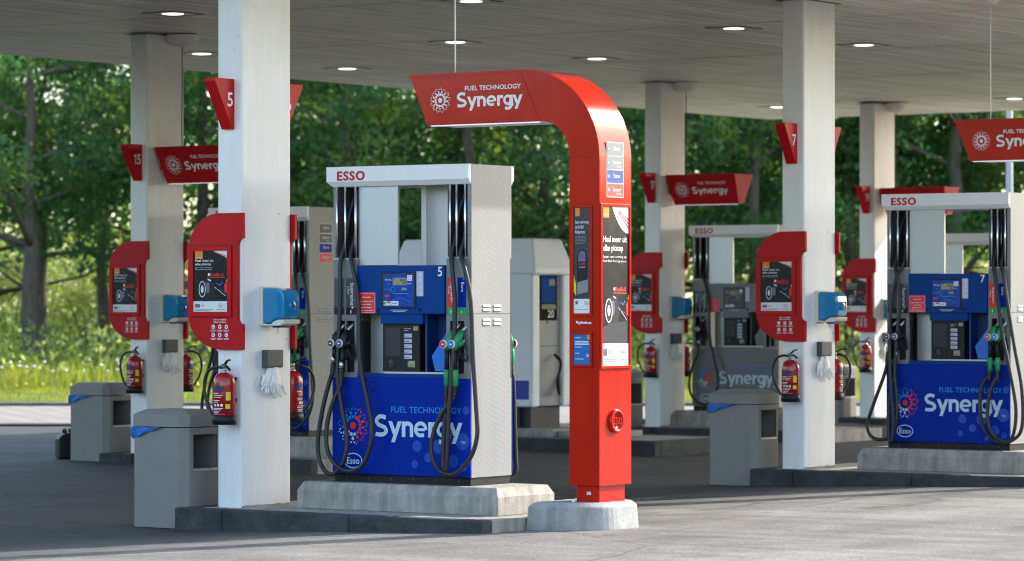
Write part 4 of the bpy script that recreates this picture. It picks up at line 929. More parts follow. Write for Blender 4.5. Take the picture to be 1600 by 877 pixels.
            b = MB(); b.lathe([(.030, .0), (.030, .010), (.026, .013)], (xd, y - .026, 1.328), LETW, 20, 'y'); b.lathe([(.023, .0132), (.0005, .0135)], (xd, y - .026, 1.328), (GREYD, POSTP, DOTR, LETM)[i if not face else (i + 2) % 4], 18, 'y'); d = Dec(b, (xd, y - .0395, 1.328), XP, ZP); d.rect(-.010, -.004, .010, .004, LETW, .001); fin(b, 'grade_disc', parent=body)
            b = MB(); b.tube(smooth_path([(xg + .012, y + .01, 1.285), (xg + .062, y + .025, 1.215), (xg + .085, y + .035, 1.235), (xg + .075, y + .03, 1.30), (xg + .045, y + .02, 1.335)]), .008, BLACK, 6); b.tube(smooth_path([(xg + .02, y + .012, 1.30), (xg + .045, y + .02, 1.255), (xg + .06, y + .024, 1.26)]), .006, BLACK, 6); fin(b, 'trigger_guard', parent=body)
            hp = HOSES[hz][i] if hz == 'std' else HOSES[hz][(1, 0, 2, 3)[i] if i < 2 else i]
            if face and i < 2: hp = [(max(x_, PX0 + .03 + .02 * i), z_) for x_, z_ in hp]
            ex, ez = hp[-1]
            b = MB(); b.tube([(xg, y, 1.29), (xg - .002, y - .004, 1.22), (ex, y - .004, ez + (.13 if petrol else .075))], [.019, .016, .018], BLACK, 10)
            if petrol: b.tube([(ex, y - .004, ez + .13), (ex, y - .004, ez + .118), (ex, y - .004, ez + .02), (ex, y - .004, ez + .01)], [.017, .0235, .0235, .017], GREEN, 12)
            else: b.tube([(ex, y - .004, ez + .075), (ex, y - .004, ez + .03)], .019, ALU, 10)
            rr = []; pp = []
            for k in range(9): pp.append((ex + (hp[-2][0] - ex) * k / 8 * .5, y - .004, ez + .02 - .10 * k / 8 if petrol else ez + .03 - .10 * k / 8)); rr.append(.0195 if k % 2 else .0165)
            b.tube(pp, rr, RUBBER, 10); fin(b, 'swivel', parent=body)
            xc_ = (PX0 + PX1 - .0345 - .206 + (-.80 if i < 2 else .81)) / 2 if False else (-15.545 if i < 2 else -14.56)
            xi = xc_ + (-.035 if i % 2 == 0 else .045)
            top = [(xc_ + .01, PYF + .15, 2.40), (xc_ + (xi - xc_) * .6, PYF + .13, 2.37), (xi, PYF + .09, 2.25), (xi, PYF + .05, 2.08), (xi, PYF - .0, 1.965), ((xi + hp[0][0]) / 2, PYF - .03, 1.86)]
            ys_ = []
            N = len(hp)
            for k, (x, z) in enumerate(hp): ys_.append(PYF - .035 - (.05 + .022 * (i % 2)) * math.sin(math.pi * min(1, k / (N - 1))))
            path = top + [(x, yv, z) for (x, z), yv in zip(hp, ys_)]
            path[-1] = (ex, y - .004, ez - .03)
            b = MB(); b.tube(smooth_path(path, 5), .0165, RUBBER, 8); fin(b, 'hose')
    OFF[:] = save
    return t

# ------------------------------------------------------------------ arch sign
def arch_sign(label, flabel, wlabel, dx=0.0):
    save = list(OFF); OFF[0] += dx
    YA, YB_ = 20.0, 20.38; XR, XL = -13.383, -13.640
    t = thing('arch_sign', label, 'sign', (-13.51, 20.19, .24), 'red arch signs beside the pumps')
    n = 22
    outer = [(-15.027, 3.255), (-14.55, 3.255)] + arc(-14.03, 2.62, .647, .635, R(90), R(0), n) + [(XR, 2.3), (XR, .356)]
    inner = [(-14.867, 2.887), (-14.45, 2.887)] + arc(-13.875, 2.650, .235, .237, R(90), R(0), n) + [(XL, 2.3), (XL, .356)]
    N = len(outer); b = MB()
    V = [(x, YA, z) for x, z in outer] + [(x, YA, z) for x, z in inner] + [(x, YB_, z) for x, z in outer] + [(x, YB_, z) for x, z in inner]
    F = []
    for i in range(N - 1): F += [(N + i, N + i + 1, i + 1, i), (2 * N + i, 2 * N + i + 1, 3 * N + i + 1, 3 * N + i)]
    F += [(0, 2 * N, 3 * N, N), (N - 1, 2 * N - 1, 4 * N - 1, 3 * N - 1)]
    b.add(V, F, REDP)
    b.add(V[:N] + V[2 * N:3 * N], [(N + i, N + i + 1, i + 1, i) for i in range(N - 1)], REDP, True)
    b.add([V[N + i] for i in range(N)] + [V[3 * N + i] for i in range(N)], [(N + i, N + i + 1, i + 1, i) for i in range(N - 1)], HEADW, True)
    b.build('arch', t, t)
    # rounded rim along the outside of both faces
    b = MB()
    for yy, sg in ((YA, -1), (YB_, 1)):
        ins = []
        for i, (x, z) in enumerate(outer):
            a = Vector(outer[min(i + 1, N - 1)]) - Vector(outer[max(i - 1, 0)]); a.normalize(); nn = Vector((a.y, -a.x)); ins.append((x + nn.x * -0 + (nn.x * .022), z + nn.y * .022))
        V = []
        for (x, z), (xi, zi) in zip(outer, ins): V += [(x, yy + sg * .0005, z), (x, yy + sg * .009, z), (xi, yy + sg * .009, zi), (xi, yy + sg * .0005, zi)]
        F = []
        for i in range(N - 1):
            for k in range(3):
                f = (4 * i + k, 4 * i + k + 1, 4 * i + 5 + k, 4 * i + 4 + k); F.append(f if sg < 0 else f[::-1])
        b.add(V, F, REDP, False)
    b.build('rim', t, t)
    b = MB()
    for yy, y2 in ((YA - .0012, YA), (YB_, YB_ + .0012)):
        b.box(XL + .002, yy, 2.631, XR - .024, y2, 2.634, REDD); b.build('seam', t, t); b = MB()
        b.prism([(-14.052, 3.232), (-14.048, 3.232), (-13.886, 2.889), (-13.890, 2.889)], 'y', yy, y2, REDD); b.build('seam', t, t); b = MB()
    b.box(XR, YA + .002, 2.631, XR + .0012, YB_ - .002, 2.634, REDD)
    b.build('seam', t, t)
    b = MB(); b.box(XL + .04, YA + .03, .235, XR - .028, YB_ - .03, .3555, REDP)
    d = Dec(b, (XL + .04, YA + .03, .235), XP, ZP); d.rect(.085, .055, .12, .077, POSTW, .001); d.rect(.09, .06, .115, .063, GREYD, .002); d.rect(.09, .068, .112, .071, GREYD, .002)
    b.build('foot', t, t, bev=.003)
    # led line under the arm and up the inside of the bend
    b = MB(); b.box(-14.84, YA + .006, 2.879, -13.90, YA + .022, 2.8865, LED); b.build('led_strip', t, t)
    b = MB()
    d = Dec(b, (0, YA, 0), XP, ZP)
    for (u_, o_, xb, xw, xt, yy) in ((XP, YA, -14.754, -14.612, -14.052, YA), (-XP, YB_, 14.16, 14.30, 14.86, YB_)):
        b = MB(); d = Dec(b, (0, yy, 0), u_, ZP); burst(d, xb, 3.063, .088, LETW, .0012); b.build('dot_emblem', t, t)
        b = MB(); d = Dec(b, (0, yy, 0), u_, ZP); wordmark(d, xw, 3.008, .105, .575, LETW, .0012); b.build('wordmark', t, t)
        b = MB(); d = Dec(b, (0, yy, 0), u_, ZP); d.text('FUEL TECHNOLOGY', xt, 3.125, .031, LETW, .0012, w=.485, align='r', bold=.018); b.build('tagline', t, t)
    # fuel grade board on the end face
    b = MB(); d = Dec(b, (XR, 20.077, 2.350), YP, ZP); W_, H_ = .216, .386
    d.rect(0, 0, W_, H_, M('board_white', (.42, .42, .42), .5, var=0), .001)
    for k, (nm, sb, mt) in enumerate((('Supreme+', 'Original', M('board_orange_red', (.50, .06, .02), .5, var=0)), ('Euro', '', M('board_blue', (.006, .05, .34), .5, var=0)), ('Supreme+', 'Diesel', M('board_grey', (.22, .22, .22), .5, var=0)), ('Diesel', '', MATS['board_grey'] if 'board_grey' in MATS else M('board_grey', (.42, .42, .42), .5, var=0)))):
        z = .008 + k * .0945; d.rect(.008, z, W_ - .008, z + .086, mt, .0015); d.disc(.026, z + .045, .016, LETM, .002, 14); d.disc(.026, z + .045, .009, LETW, .0024, 10)
        d.text(nm, .125, z + .036, .026, LETW, .002, w=.10 if sb else .075, align='c', bold=.008)
        if sb: d.text(sb, .15, z + .014, .013, LETW, .002, align='c')
    b.build('grade_board', t, t)
    # poster frames
    def frame(o, u, w_, h_, q, name='poster_frame'):
        b = MB(); nn = Vector(u).cross(ZP); d = Dec(b, o, u, ZP)
        def bx(x0, z0, x1, z1, a, c_, mat):
            P = [d.P(x, z, l) for l in (a, c_) for x, z in ((x0, z0), (x1, z0), (x1, z1), (x0, z1))]
            b.add(P, [(4, 5, 6, 7), (0, 1, 5, 4), (1, 2, 6, 5), (2, 3, 7, 6), (3, 0, 4, 7)], mat)
        bx(-.003, -.003, w_ + .003, h_ + .003, 0, .002, REDD)
        for a in ((0, 0, w_, q), (0, h_ - q, w_, h_), (0, q, q, h_ - q), (w_ - q, q, w_, h_ - q)): bx(*a, .0025, .013, REDP)
        return b.build(name, t, t, bev=.003)
    f1 = frame((-13.619, YA, 1.529), XP, .172, .768, .018)
    b = MB(); d = Dec(b, (-13.601, YA - .003, 1.547), XP, ZP); w_, h_ = .136, .732
    d.rect(0, 0, w_, h_, POSTG, .0005); d.rect(0, 0, w_, .10, POSTW, .001); d.rect(.012, h_ - .06, .05, h_ - .002, ORANGE, .001)
    for k, s in enumerate(('Spaar voor korting', 'op Red Bull', 'Racing items')): d.text(s, .012, h_ - .11 - .034 * k, .021, LETW, .0014, w=(.112, .07, .08)[k], bold=.01)
    for k in range(6): d.rect(.012, h_ - .20 - .010 * k, .10 - .02 * (k == 5), h_ - .197 - .010 * k, PLATE, .0014)
    bp = [(.03, .17), (.11, .18), (.115, .38), (.10, .43), (.07, .445), (.04, .43), (.024, .38)]
    d.poly(bp, BLACK, .001); d.poly([(.035, .36), (.10, .36), (.095, .42), (.07, .435), (.043, .42)], POSTP, .0014)
    d.poly([(.03, .13), (.12, .15), (.12, .235), (.03, .215)], PLATE, .0015); d.text('Red Bull', .04, .335, .018, DOTR, .0018, w=.058, bold=.01); d.text('RACING', .044, .315, .009, LETW, .0018, w=.05)
    d.poly([(0, .15), (.02, .12), (.02, .20), (0, .27)], YELLOW, .0012)
    d.rect(.014, .062, .036, .086, POSTP, .0014); oval_logo(d, .108, .072, .030, DOTR, .0014, LETM); d.rect(.01, .025, .12, .028, PLATE, .0014)
    b.build('poster', f1, t)
    f2 = frame((-13.622, YA, 1.176), XP, .178, .243, .018)
    b = MB(); d = Dec(b, (-13.604, YA - .003, 1.194), XP, ZP); d.rect(0, 0, .142, .207, M('poster_blue', (.004, .13, .42), .4, var=.1, scale=20), .0005)
    d.rect(.112, .175, .14, .205, ORANGE, .001)
    for k, (a, z) in enumerate(((.06, .182), (.125, .152), (.13, .136), (.07, .118), (.05, .075), (.09, .035))): d.rect(.012, z, a, z + (.008 if k in (1, 2) else .004), LETW, .001)
    d.disc(.118, .062, .010, LETW, .001); d.disc(.12, .064, .005, DOTR, .0014); b.build('poster', f2, t)
    f3 = frame((XR, 19.993, 1.164), YP, .377, 1.142, .020)
    b = MB(); d = Dec(b, (XR + .003, 20.013, 1.184), YP, ZP); poster(d, 0, 0, .337, 1.102, tall=True); b.build('poster', f3, t)
    b = MB(); d = Dec(b, (-13.615, YA, 1.44), XP, ZP)
    rr = random.Random(2)
    for k in range(7): d.rect(.03 + .018 * k, .03 + rr.uniform(0, .008), .05 + .018 * k, .042 + rr.uniform(0, .012), LETB, .0006)
    b.build('torn_sticker', t, t)
    # raised round emblem
    b = MB(); c = (XR, 20.184, .80); b.lathe([(.082, 0), (.082, .020), (.074, .026), (.063, .026), (.062, .010), (.0005, .010)], c, REDP, 36, 'x')
    vs_, fs_ = glyphs('ESSO', .014, 1.08); x0 = min(v[0] for v in vs_); x1 = max(v[0] for v in vs_); s_ = .098 / (x1 - x0)
    for l in (.024,):
        b.add([(XR + l, 20.184 - .049 + (v[0] - x0) * s_, .80 - .022 + v[1] * s_ * 1.55) for v in vs_], fs_, REDP)
        # side walls of the letters
        ed = {}
        for f in fs_:
            for k in range(len(f)):
                e = (f[k], f[(k + 1) % len(f)]); ed[e] = ed.get(e, 0) + 1
        W = [(XR + .010, 20.184 - .049 + (v[0] - x0) * s_, .80 - .022 + v[1] * s_ * 1.55) for v in vs_]; T_ = [(XR + l, w_[1], w_[2]) for w_ in W]; nb = len(W)
        b.add(W + T_, [(e[0], e[1], nb + e[1], nb + e[0]) for e in ed if (e[1], e[0]) not in ed], REDP)
    b.build('emblem', t, t)
    # footing
    f = thing('sign_footing', flabel, 'footing', (-13.55, 20.19, .05), 'concrete footings of the arch signs')
    def pl(e):
        a0, a1, c0, c1, r = -13.868 + e, -13.295 - e, 19.795 + e, 20.56 - e, .30 - e
        return [(a0, c0)] + arc(a1 - r, c0 + r, r, r, R(-90), R(0), 10) + arc(a1 - r, c1 - r, r, r, R(0), R(90), 10) + [(a0, c1)]
    lv = [(.02, -.0), (.06, 0), (.212, .012), (.240, .050)]; rings = [[(x, y, z) for x, y in pl(e)] for z, e in lv]; m = len(rings[0]); b = MB()
    b.add(sum(rings, []), [tuple(range(3 * m, 4 * m))] + [(i * m + k, i * m + (k + 1) % m, (i + 1) * m + (k + 1) % m, (i + 1) * m + k) for i in range(3) for k in range(m)], FOOT)
    b.build('block', f, f, bev=.008)
    b = MB(); b.lathe([(.012, .238), (.012, .252), (.008, .262), (.0005, .264)], (-13.585, 19.97, 0), HEADW, 12); b.build('bolt_cap', f, f)
    wi = thing('ceiling_cable', wlabel, 'cable', (-14.76, 20.19, CZ), 'thin cables hanging from the ceiling')
    b = MB(); b.lathe([(.10, 0), (.09, -.04), (.05, -.075), (.0005, -.08)], (-14.76, 20.19, CZ), WHITE, 18); b.build('dome', wi, wi)
    b = MB(); b.tube(smooth_path([(-14.76, 20.19, CZ - .075), (-14.762, 20.19, 3.8), (-14.76, 20.19, 3.256)]), .0055, WHITE, 6); b.build('wire', wi, wi)
    OFF[:] = save
    return t

# ------------------------------------------------------------------ the five islands
ISL = {5: (0, 0, 0), 7: (.23, 7.64, 0), 15: (-7.09, 7.06, -.015), 17: (-7.0, 16.47, -.008), 19: (-6.91, 21.65, -.025)}
WHERE = {5: 'on the nearest column', 7: 'on the column marked 7', 15: 'on the rear column marked 15', 17: 'on the column right of the arch post', 19: 'on the farthest right column'}
for k, off in ISL.items():
    OFF[:] = list(off); s = WHERE[k]; rear = k > 9
    island({5: 'dark kerbed island under the nearest column and pump 5', 7: 'dark kerbed island under the tall column and pump 7', 15: 'dark kerbed island at left under the number 15 column', 17: 'dark kerbed island behind the arch post under the grey pump', 19: 'dark kerbed island farthest back at right, in sun'}[k],
           x1=-13.87 + (.09 if k == 7 else 0) if not rear else -13.9, plinth=True, dx={7: .09, 17: -.32}.get(k, 0),
           plabel={5: 'pale chamfered concrete plinth under the blue pump 5', 7: 'chamfered concrete plinth under the blue pump 7', 15: 'concrete plinth seen between nearest column and pump 5', 17: 'pale concrete plinth under the grey pump', 19: 'concrete plinth hidden behind pump 7'}[k])
    column({5: 'white square column nearest the camera, marked 5', 7: 'white square column right of the red arch, marked 7', 15: 'white square column behind the nearest one, marked 15', 17: 'white square column right of the arch post, marked 17', 19: 'white square column farthest right, marked 19'}[k])
    safety_panel('rounded red panel with racing poster, front face, ' + s)
    safety_panel('red panel edge peeking out behind, rear face, ' + s, True)
    number_sign(k, 'red wedge number sign reading %d ' % k + s)
    number_sign(k + 1, 'red wedge sign on the rear face, ' + s, True)
    extinguisher('red fire extinguisher with yellow labels, front face, ' + s)
    extinguisher('red fire extinguisher half hidden at the rear, ' + s, True)
    towel_dispenser('glossy blue and cream paper towel dispenser ' + s)
    gloves('dark box with white plastic gloves hanging out ' + s, k)
    litter_bin({5: 'grey litter bin with blue bag beside the nearest column', 7: 'grey litter bin with blue bag beside the column marked 7', 15: 'grey litter bin with blue bag beside a black jerrycan', 17: 'grey litter bin mostly hidden behind the arch post', 19: 'sunlit litter bin with blue bag behind the column marked 7'}[k])
    if rear:
        hanging_sign({15: 'dark red trough sign cut off by the nearest column', 17: 'dark red trough sign above the grey pump, fully visible', 19: 'dark red trough sign half hidden behind pump 7 header'}[k],
                     {15: 'dark cable with dome running down the column marked 15', 17: 'dark cable with dome running down the column marked 17', 19: 'dark cable with dome running down the column marked 19'}[k])
    fuel_pump(k, {5: 'blue and silver fuel pump numbered 5, centre foreground', 7: 'blue and silver fuel pump numbered 7 at right edge', 15: 'fuel pump half hidden behind the nearest column, grey end panel with grade board', 17: 'grey fuel pump with pale lettering behind the litter bin', 19: 'fuel pump seen only through the window of pump 7'}[k],
              grey=(k == 17), hz='alt' if k == 7 else 'std', dx={7: .09, 17: -.32}.get(k, 0), slab=(k in (5, 15)), few=(k == 17))
arc5 = None
OFF[:] = ISL[5]; arch_sign('tall red arch sign standing right of pump 5', 'white rounded concrete footing under the nearest arch sign', 'thin pale wire holding the arm of the nearest arch')
OFF[:] = ISL[7]; arch_sign('red arch sign cut by the right picture edge', 'concrete footing of the arch sign beyond the right edge', 'thin pale wire above the sign at the right edge', dx=.09)
# grade board on the end of the pump behind the nearest column
OFF[:] = ISL[15]
p15 = [o for o in bpy.data.objects if o.name.startswith('fuel_pump') and 'grade board' in o.get('label', '')][0]
b = MB(); d = Dec(b, (PX1, PYC - .085, 2.05), YP, ZP)
for k, (nm, sb, mt) in enumerate((('Supreme+', 'Original', DOTR), ('Euro', '', BLUE), ('Supreme+', 'Diesel', GREYD), ('Diesel', '', GREYD))):
    z = k * .098; d.rect(-.004, z - .004, .204, z + .092, POSTW, .001); d.rect(0, z, .20, z + .088, mt, .0015); d.text(nm, .11, z + .04, .028, LETW, .002, w=.12 if sb else .085, align='c', bold=.006)
    if sb: d.text(sb, .14, z + .014, .014, LETW, .002, align='c')
b.build('grade_board', p15, p15)
for c_ in p15.children:
    if c_.name.startswith('end_panel'): c_.data.materials[0] = SIDEG
OFF[:] = [0, 0, 0]

# ------------------------------------------------------------------ truck pump, jerrycan, ground hose, lamp post
TX, TY = -22.536, 32.341; TXL, TYB = -24.55, 33.12
t = thing('truck_pump', 'large white truck diesel pump numbered 20 with sloped hood', 'fuel pump', ((TX + TXL) / 2, (TY + TYB) / 2, .2))
b = MB(); b.box(TXL, TY, .458, TX - .03, TY + .16, 2.0, TRUCKW); b.box(TXL, TYB - .16, .458, TX - .03, TYB, 2.0, TRUCKW); b.box(TXL + .02, TY + .16, .47, TX - .12, TYB - .16, 2.0, TRUCKW)
b.build('body', t, t, bev=.03, seg=3)
b = MB(); e = .075; zz = [(1.955, -.012), (2.03, -.012), (2.375, e + .02)]
rings = [[(TXL + q, TY + q, z), (TX - q, TY + q, z), (TX - q, TYB - q, z), (TXL + q, TYB - q, z)] for z, q in zz]
b.add(sum(rings, []), [(3, 2, 1, 0), (8, 9, 10, 11)] + [(i * 4 + k, i * 4 + (k + 1) % 4, i * 4 + 4 + (k + 1) % 4, i * 4 + 4 + k) for i in range(2) for k in range(4)], TRUCKW); b.build('hood', t, t, bev=.03, seg=3)
b = MB(); b.box(TX - .12, TY + .17, .47, TX - .075, TYB - .17, 1.95, PLATE)
d = Dec(b, (TX - .075, TY + .17, 0), YP, ZP); d.rect(.0, 1.145, .46, 1.152, BLACK, .001); d.disc(.19, 1.42, .018, BLACK, .001); b.build('pump_face', t, t)
b = MB(); d = Dec(b, (TX - .074, TY + .20, 1.44), YP, ZP); d.rect(0, 0, .36, .55, M('display_black', (.006, .006, .007), .6, var=0, spec=.05), .001); d.rect(.05, .20, .33, .52, M('truck_screen', (.003, .06, .26), .6, var=.2, scale=20, spec=.05), .002); d.rect(.20, .40, .31, .47, LCD, .003); d.rect(.05, .13, .33, .185, LCD, .003)
d.text('20', .17, .035, .085, LETW, .003, bold=.012); b.build('display', t, t)
b = MB(); b.box(TXL + .1, TY - .002, .545, TX - .075, TY - .0005, .76, M('stripe_blue', (.008, .03, .36), .4, var=.05)); b.build('stripe', t, t)
b = MB(); b.box(TXL + .1, TY + .1, .2, TX - .12, TYB - .1, .458, DARK); b.box(TX - .5, TY + .05, .20, TX - .25, TY + .1, .458, DARK); b.build('underframe', t, t)
b = MB(); b.tube(smooth_path([(TX - .05, TYB - .30, 1.05), (TX + .05, TYB - .32, .95), (TX + .06, TYB - .40, .75), (TX + .0, TYB - .28, .6), (TX - .06, TYB - .2, .8)]), .018, RUBBER, 8); b.build('hose', t, t)
i2 = thing('pump_island', 'long kerbed island under the white truck pump', 'kerb', (-23.5, 32.6, 0), 'kerbed pump islands')
b = MB(); b.box(-25.6, 31.85, -.08, -20.6, 31.98, .135, KERB); b.box(-25.6, 33.5, -.08, -20.6, 33.63, .135, KERB); b.box(-20.73, 31.981, -.08, -20.6, 33.499, .135, KERB); b.build('kerb_stones', i2, i2, bev=.012)
b = MB(); b.box(-25.6, 31.982, -.08, -20.732, 33.498, .128, PLINTH); b.build('island_fill', i2, i2)
i3 = thing('concrete_plinth', 'low concrete plinth in two steps under the truck pump', 'plinth', (-23.3, 32.6, .13), 'concrete plinths under the pumps')
b = MB(); b.box(-24.7, 32.22, .128, -22.2, 33.25, .22, PLINTH); b.box(-22.19, 32.3, .128, -21.6, 33.15, .20, PLINTH); b.build('block', i3, i3, bev=.012)

jp = cw(104, 36.0, gz(-24.6)); j = thing('jerrycan', 'black plastic jerrycan on the asphalt beside the left bin', 'jerrycan', jp)
def rot(p, a): c_, s_ = math.cos(a), math.sin(a); return (jp.x + p[0] * c_ - p[1] * s_, jp.y + p[0] * s_ + p[1] * c_, jp.z + p[2])
b = MB(); o = [(-.09, 0), (.09, 0), (.10, .02), (.10, .22), (.085, .255), (.02, .27), (-.03, .262), (-.085, .235), (-.10, .20), (-.10, .02)]
b.prism(o, 'y', -.13, .13, BLACK); b.v = [rot(v, .9) for v in b.v]; b.build('body', j, j, bev=.02, seg=3)
b = MB(); b.tube(smooth_path([(-.02, -.08, .262), (-.02, -.07, .297), (-.02, 0, .302), (-.02, .06, .296), (-.02, .07, .262)]), .013, BLACK, 8); b.v = [rot(v, .9) for v in b.v]; b.build('handle', j, j)
b = MB(); b.lathe([(.026, .262), (.026, .30), (.022, .304), (.0005, .304)], (.055, .085, 0), BLACK, 14); b.v = [rot(v, .9) for v in b.v]; b.build('cap', j, j)

hs = [Vector((-24.6, 36.9, .16)), Vector((-23.95, 36.75, .158)), Vector((-23.3, 36.60, .16)), Vector((-22.75, 36.56, .16)), Vector((-22.45, 36.62, .19)), Vector((-22.28, 36.72, .27))]
b = MB(); b.tube(smooth_path(hs), .034, RUBBER, 10); b.tube([hs[3] + Vector((-.05, 0, 0)), hs[3] + Vector((.05, 0, 0))], .05, BLACK, 10)
tag(b.build('ground_pipe'), 'black pipe lying along the kerb to the grey pump plinth', 'pipe')
lp_ = cw(1577, 60, .13); l_ = thing('lamp_post', 'slim blue-grey lamp post behind the right arch sign', 'lamp post', lp_)
b = MB(); b.lathe([(.09, .0), (.075, .8), (.06, 4), (.05, 9.0)], tuple(lp_), LAMP, 14); b.build('post', l_, l_)
b = MB(); b.box(lp_.x - .7, lp_.y - .12, 9.1, lp_.x + .1, lp_.y + .12, 9.25, LAMP); b.build('lamp_head', l_, l_, bev=.03)

# ------------------------------------------------------------------ vegetation
def quads(name, C, S, mats, mi, parent=None, root=None, nrm=None, seed=0, asp=.55):
    rg = np.random.default_rng(seed); n = len(C); C = np.asarray(C, float)
    a = rg.normal(size=(n, 3)); a /= np.linalg.norm(a, axis=1)[:, None]
    b_ = rg.normal(size=(n, 3)); b_ -= (b_ * a).sum(1)[:, None] * a; b_ /= np.linalg.norm(b_, axis=1)[:, None]
    s = np.asarray(S)[:, None]
    o0 = np.array(root.location) if root else np.zeros(3)
    V = np.empty((n, 4, 3)); V[:, 0] = C + a * s * .5; V[:, 1] = C + b_ * s * asp * .5 + a * s * .08; V[:, 2] = C - a * s * .5; V[:, 3] = C - b_ * s * asp * .5 + a * s * .08
    V -= o0
    me = bpy.data.meshes.new(name); me.vertices.add(4 * n); me.vertices.foreach_set('co', V.ravel())
    me.loops.add(4 * n); me.loops.foreach_set('vertex_index', np.arange(4 * n, dtype=np.int32))
    me.polygons.add(n); me.polygons.foreach_set('loop_start', np.arange(0, 4 * n, 4, dtype=np.int32)); me.polygons.foreach_set('material_index', np.asarray(mi, dtype=np.int32))
    for m_ in mats: me.materials.append(m_)
    me.update(calc_edges=True); me.validate()
    o = bpy.data.objects.new(name, me); col.objects.link(o)
    if parent: o.parent = parent
    return o

def tree(x, depth, h, r, label, tr=.2, lean=0.0, base=3.0, seed=0, nleaf=3600, group='trees beyond the forecourt', light=.25):
    rd = random.Random(seed); rg = np.random.default_rng(seed)
    p = cw(x, depth, .12); t = thing('tree', label, 'tree', p, group)
    b = MB(); L = Vector((CS, SN, 0)) * lean
    pts = []; rr = []; n = 10
    for i in range(n + 1):
        f = i / n; z = f * h * .82
        pts.append(p + L * z + Vector((rd.uniform(-.1, .1), rd.uniform(-.1, .1), 0)) * f * 1.6 + Vector((0, 0, z))); rr.append(tr * (1.25 - .25 * min(1, f * 8)) * (1 - .8 * f))
    b.tube(smooth_path(pts, 2), sum([[a, (a + c) / 2] for a, c in zip(rr, rr[1:])], []) + [rr[-1]], BARK, 9)
    ends = []
    for i in range(12):
        f = rd.uniform(.22, .9); q = pts[int(f * n)]; a = rd.uniform(0, 6.28); ln = r * rd.uniform(.45, .95) * (1.1 - .5 * f)
        e = q + Vector((math.cos(a) * ln, math.sin(a) * ln, rd.uniform(.2, 1.0) * ln * .7)); mid = q.lerp(e, .5) + Vector((0, 0, -.1 * ln + rd.uniform(0, .3)))
        r0 = tr * (1 - .8 * f) * .55; b.tube(smooth_path([q, mid, e], 3), [r0 * (1 - .12 * k) for k in range(7)], BARK, 6); ends += [e, mid.lerp(e, .5)]
        for _ in range(2):
            e2 = e + Vector((rd.uniform(-1, 1), rd.uniform(-1, 1), rd.uniform(-.5, .8))) * r * .35; b.tube([e, e.lerp(e2, .5) + Vector((0, 0, .05)), e2], [r0 * .4, r0 * .25, .01], BARK, 5); ends.append(e2)
    b.build('trunk', t, t)
    cl = []
    for e in ends: cl.append((e, rd.uniform(.5, .95)))
    for _ in range(34):
        a = rd.uniform(0, 6.28); z = base + (h - base) * rd.random() ** .9; f = (z - base) / (h - base); prof = (math.sin(math.pi * min(1, .12 + .88 * f)) ** .6) * r
        q = prof * math.sqrt(rd.random()); cl.append((p + L * z + Vector((math.cos(a) * q, math.sin(a) * q, z)), rd.uniform(.45, 1.0)))
    cl = [(c, s) for c, s in cl if c.z > base - .6]
    per = max(8, nleaf // len(cl)); C = []; S = []; MI = []
    for c, s in cl:
        d = rg.normal(size=(per, 3)); d /= np.linalg.norm(d, axis=1)[:, None]; q = d * (rg.random((per, 1)) ** .45) * s * np.array([1.15, 1.15, .75])
        C.append(np.array(c) + q); S.append(rg.uniform(.10, .225, per)); k = 2 if rd.random() < light else (1 if rd.random() < .5 else 0)
        MI.append(np.where(rg.random(per) < .8, k, rg.integers(0, 3, per)))
    quads('crown', np.concatenate(C), np.concatenate(S), LEAF, np.concatenate(MI), t, t, seed=seed)
    return t

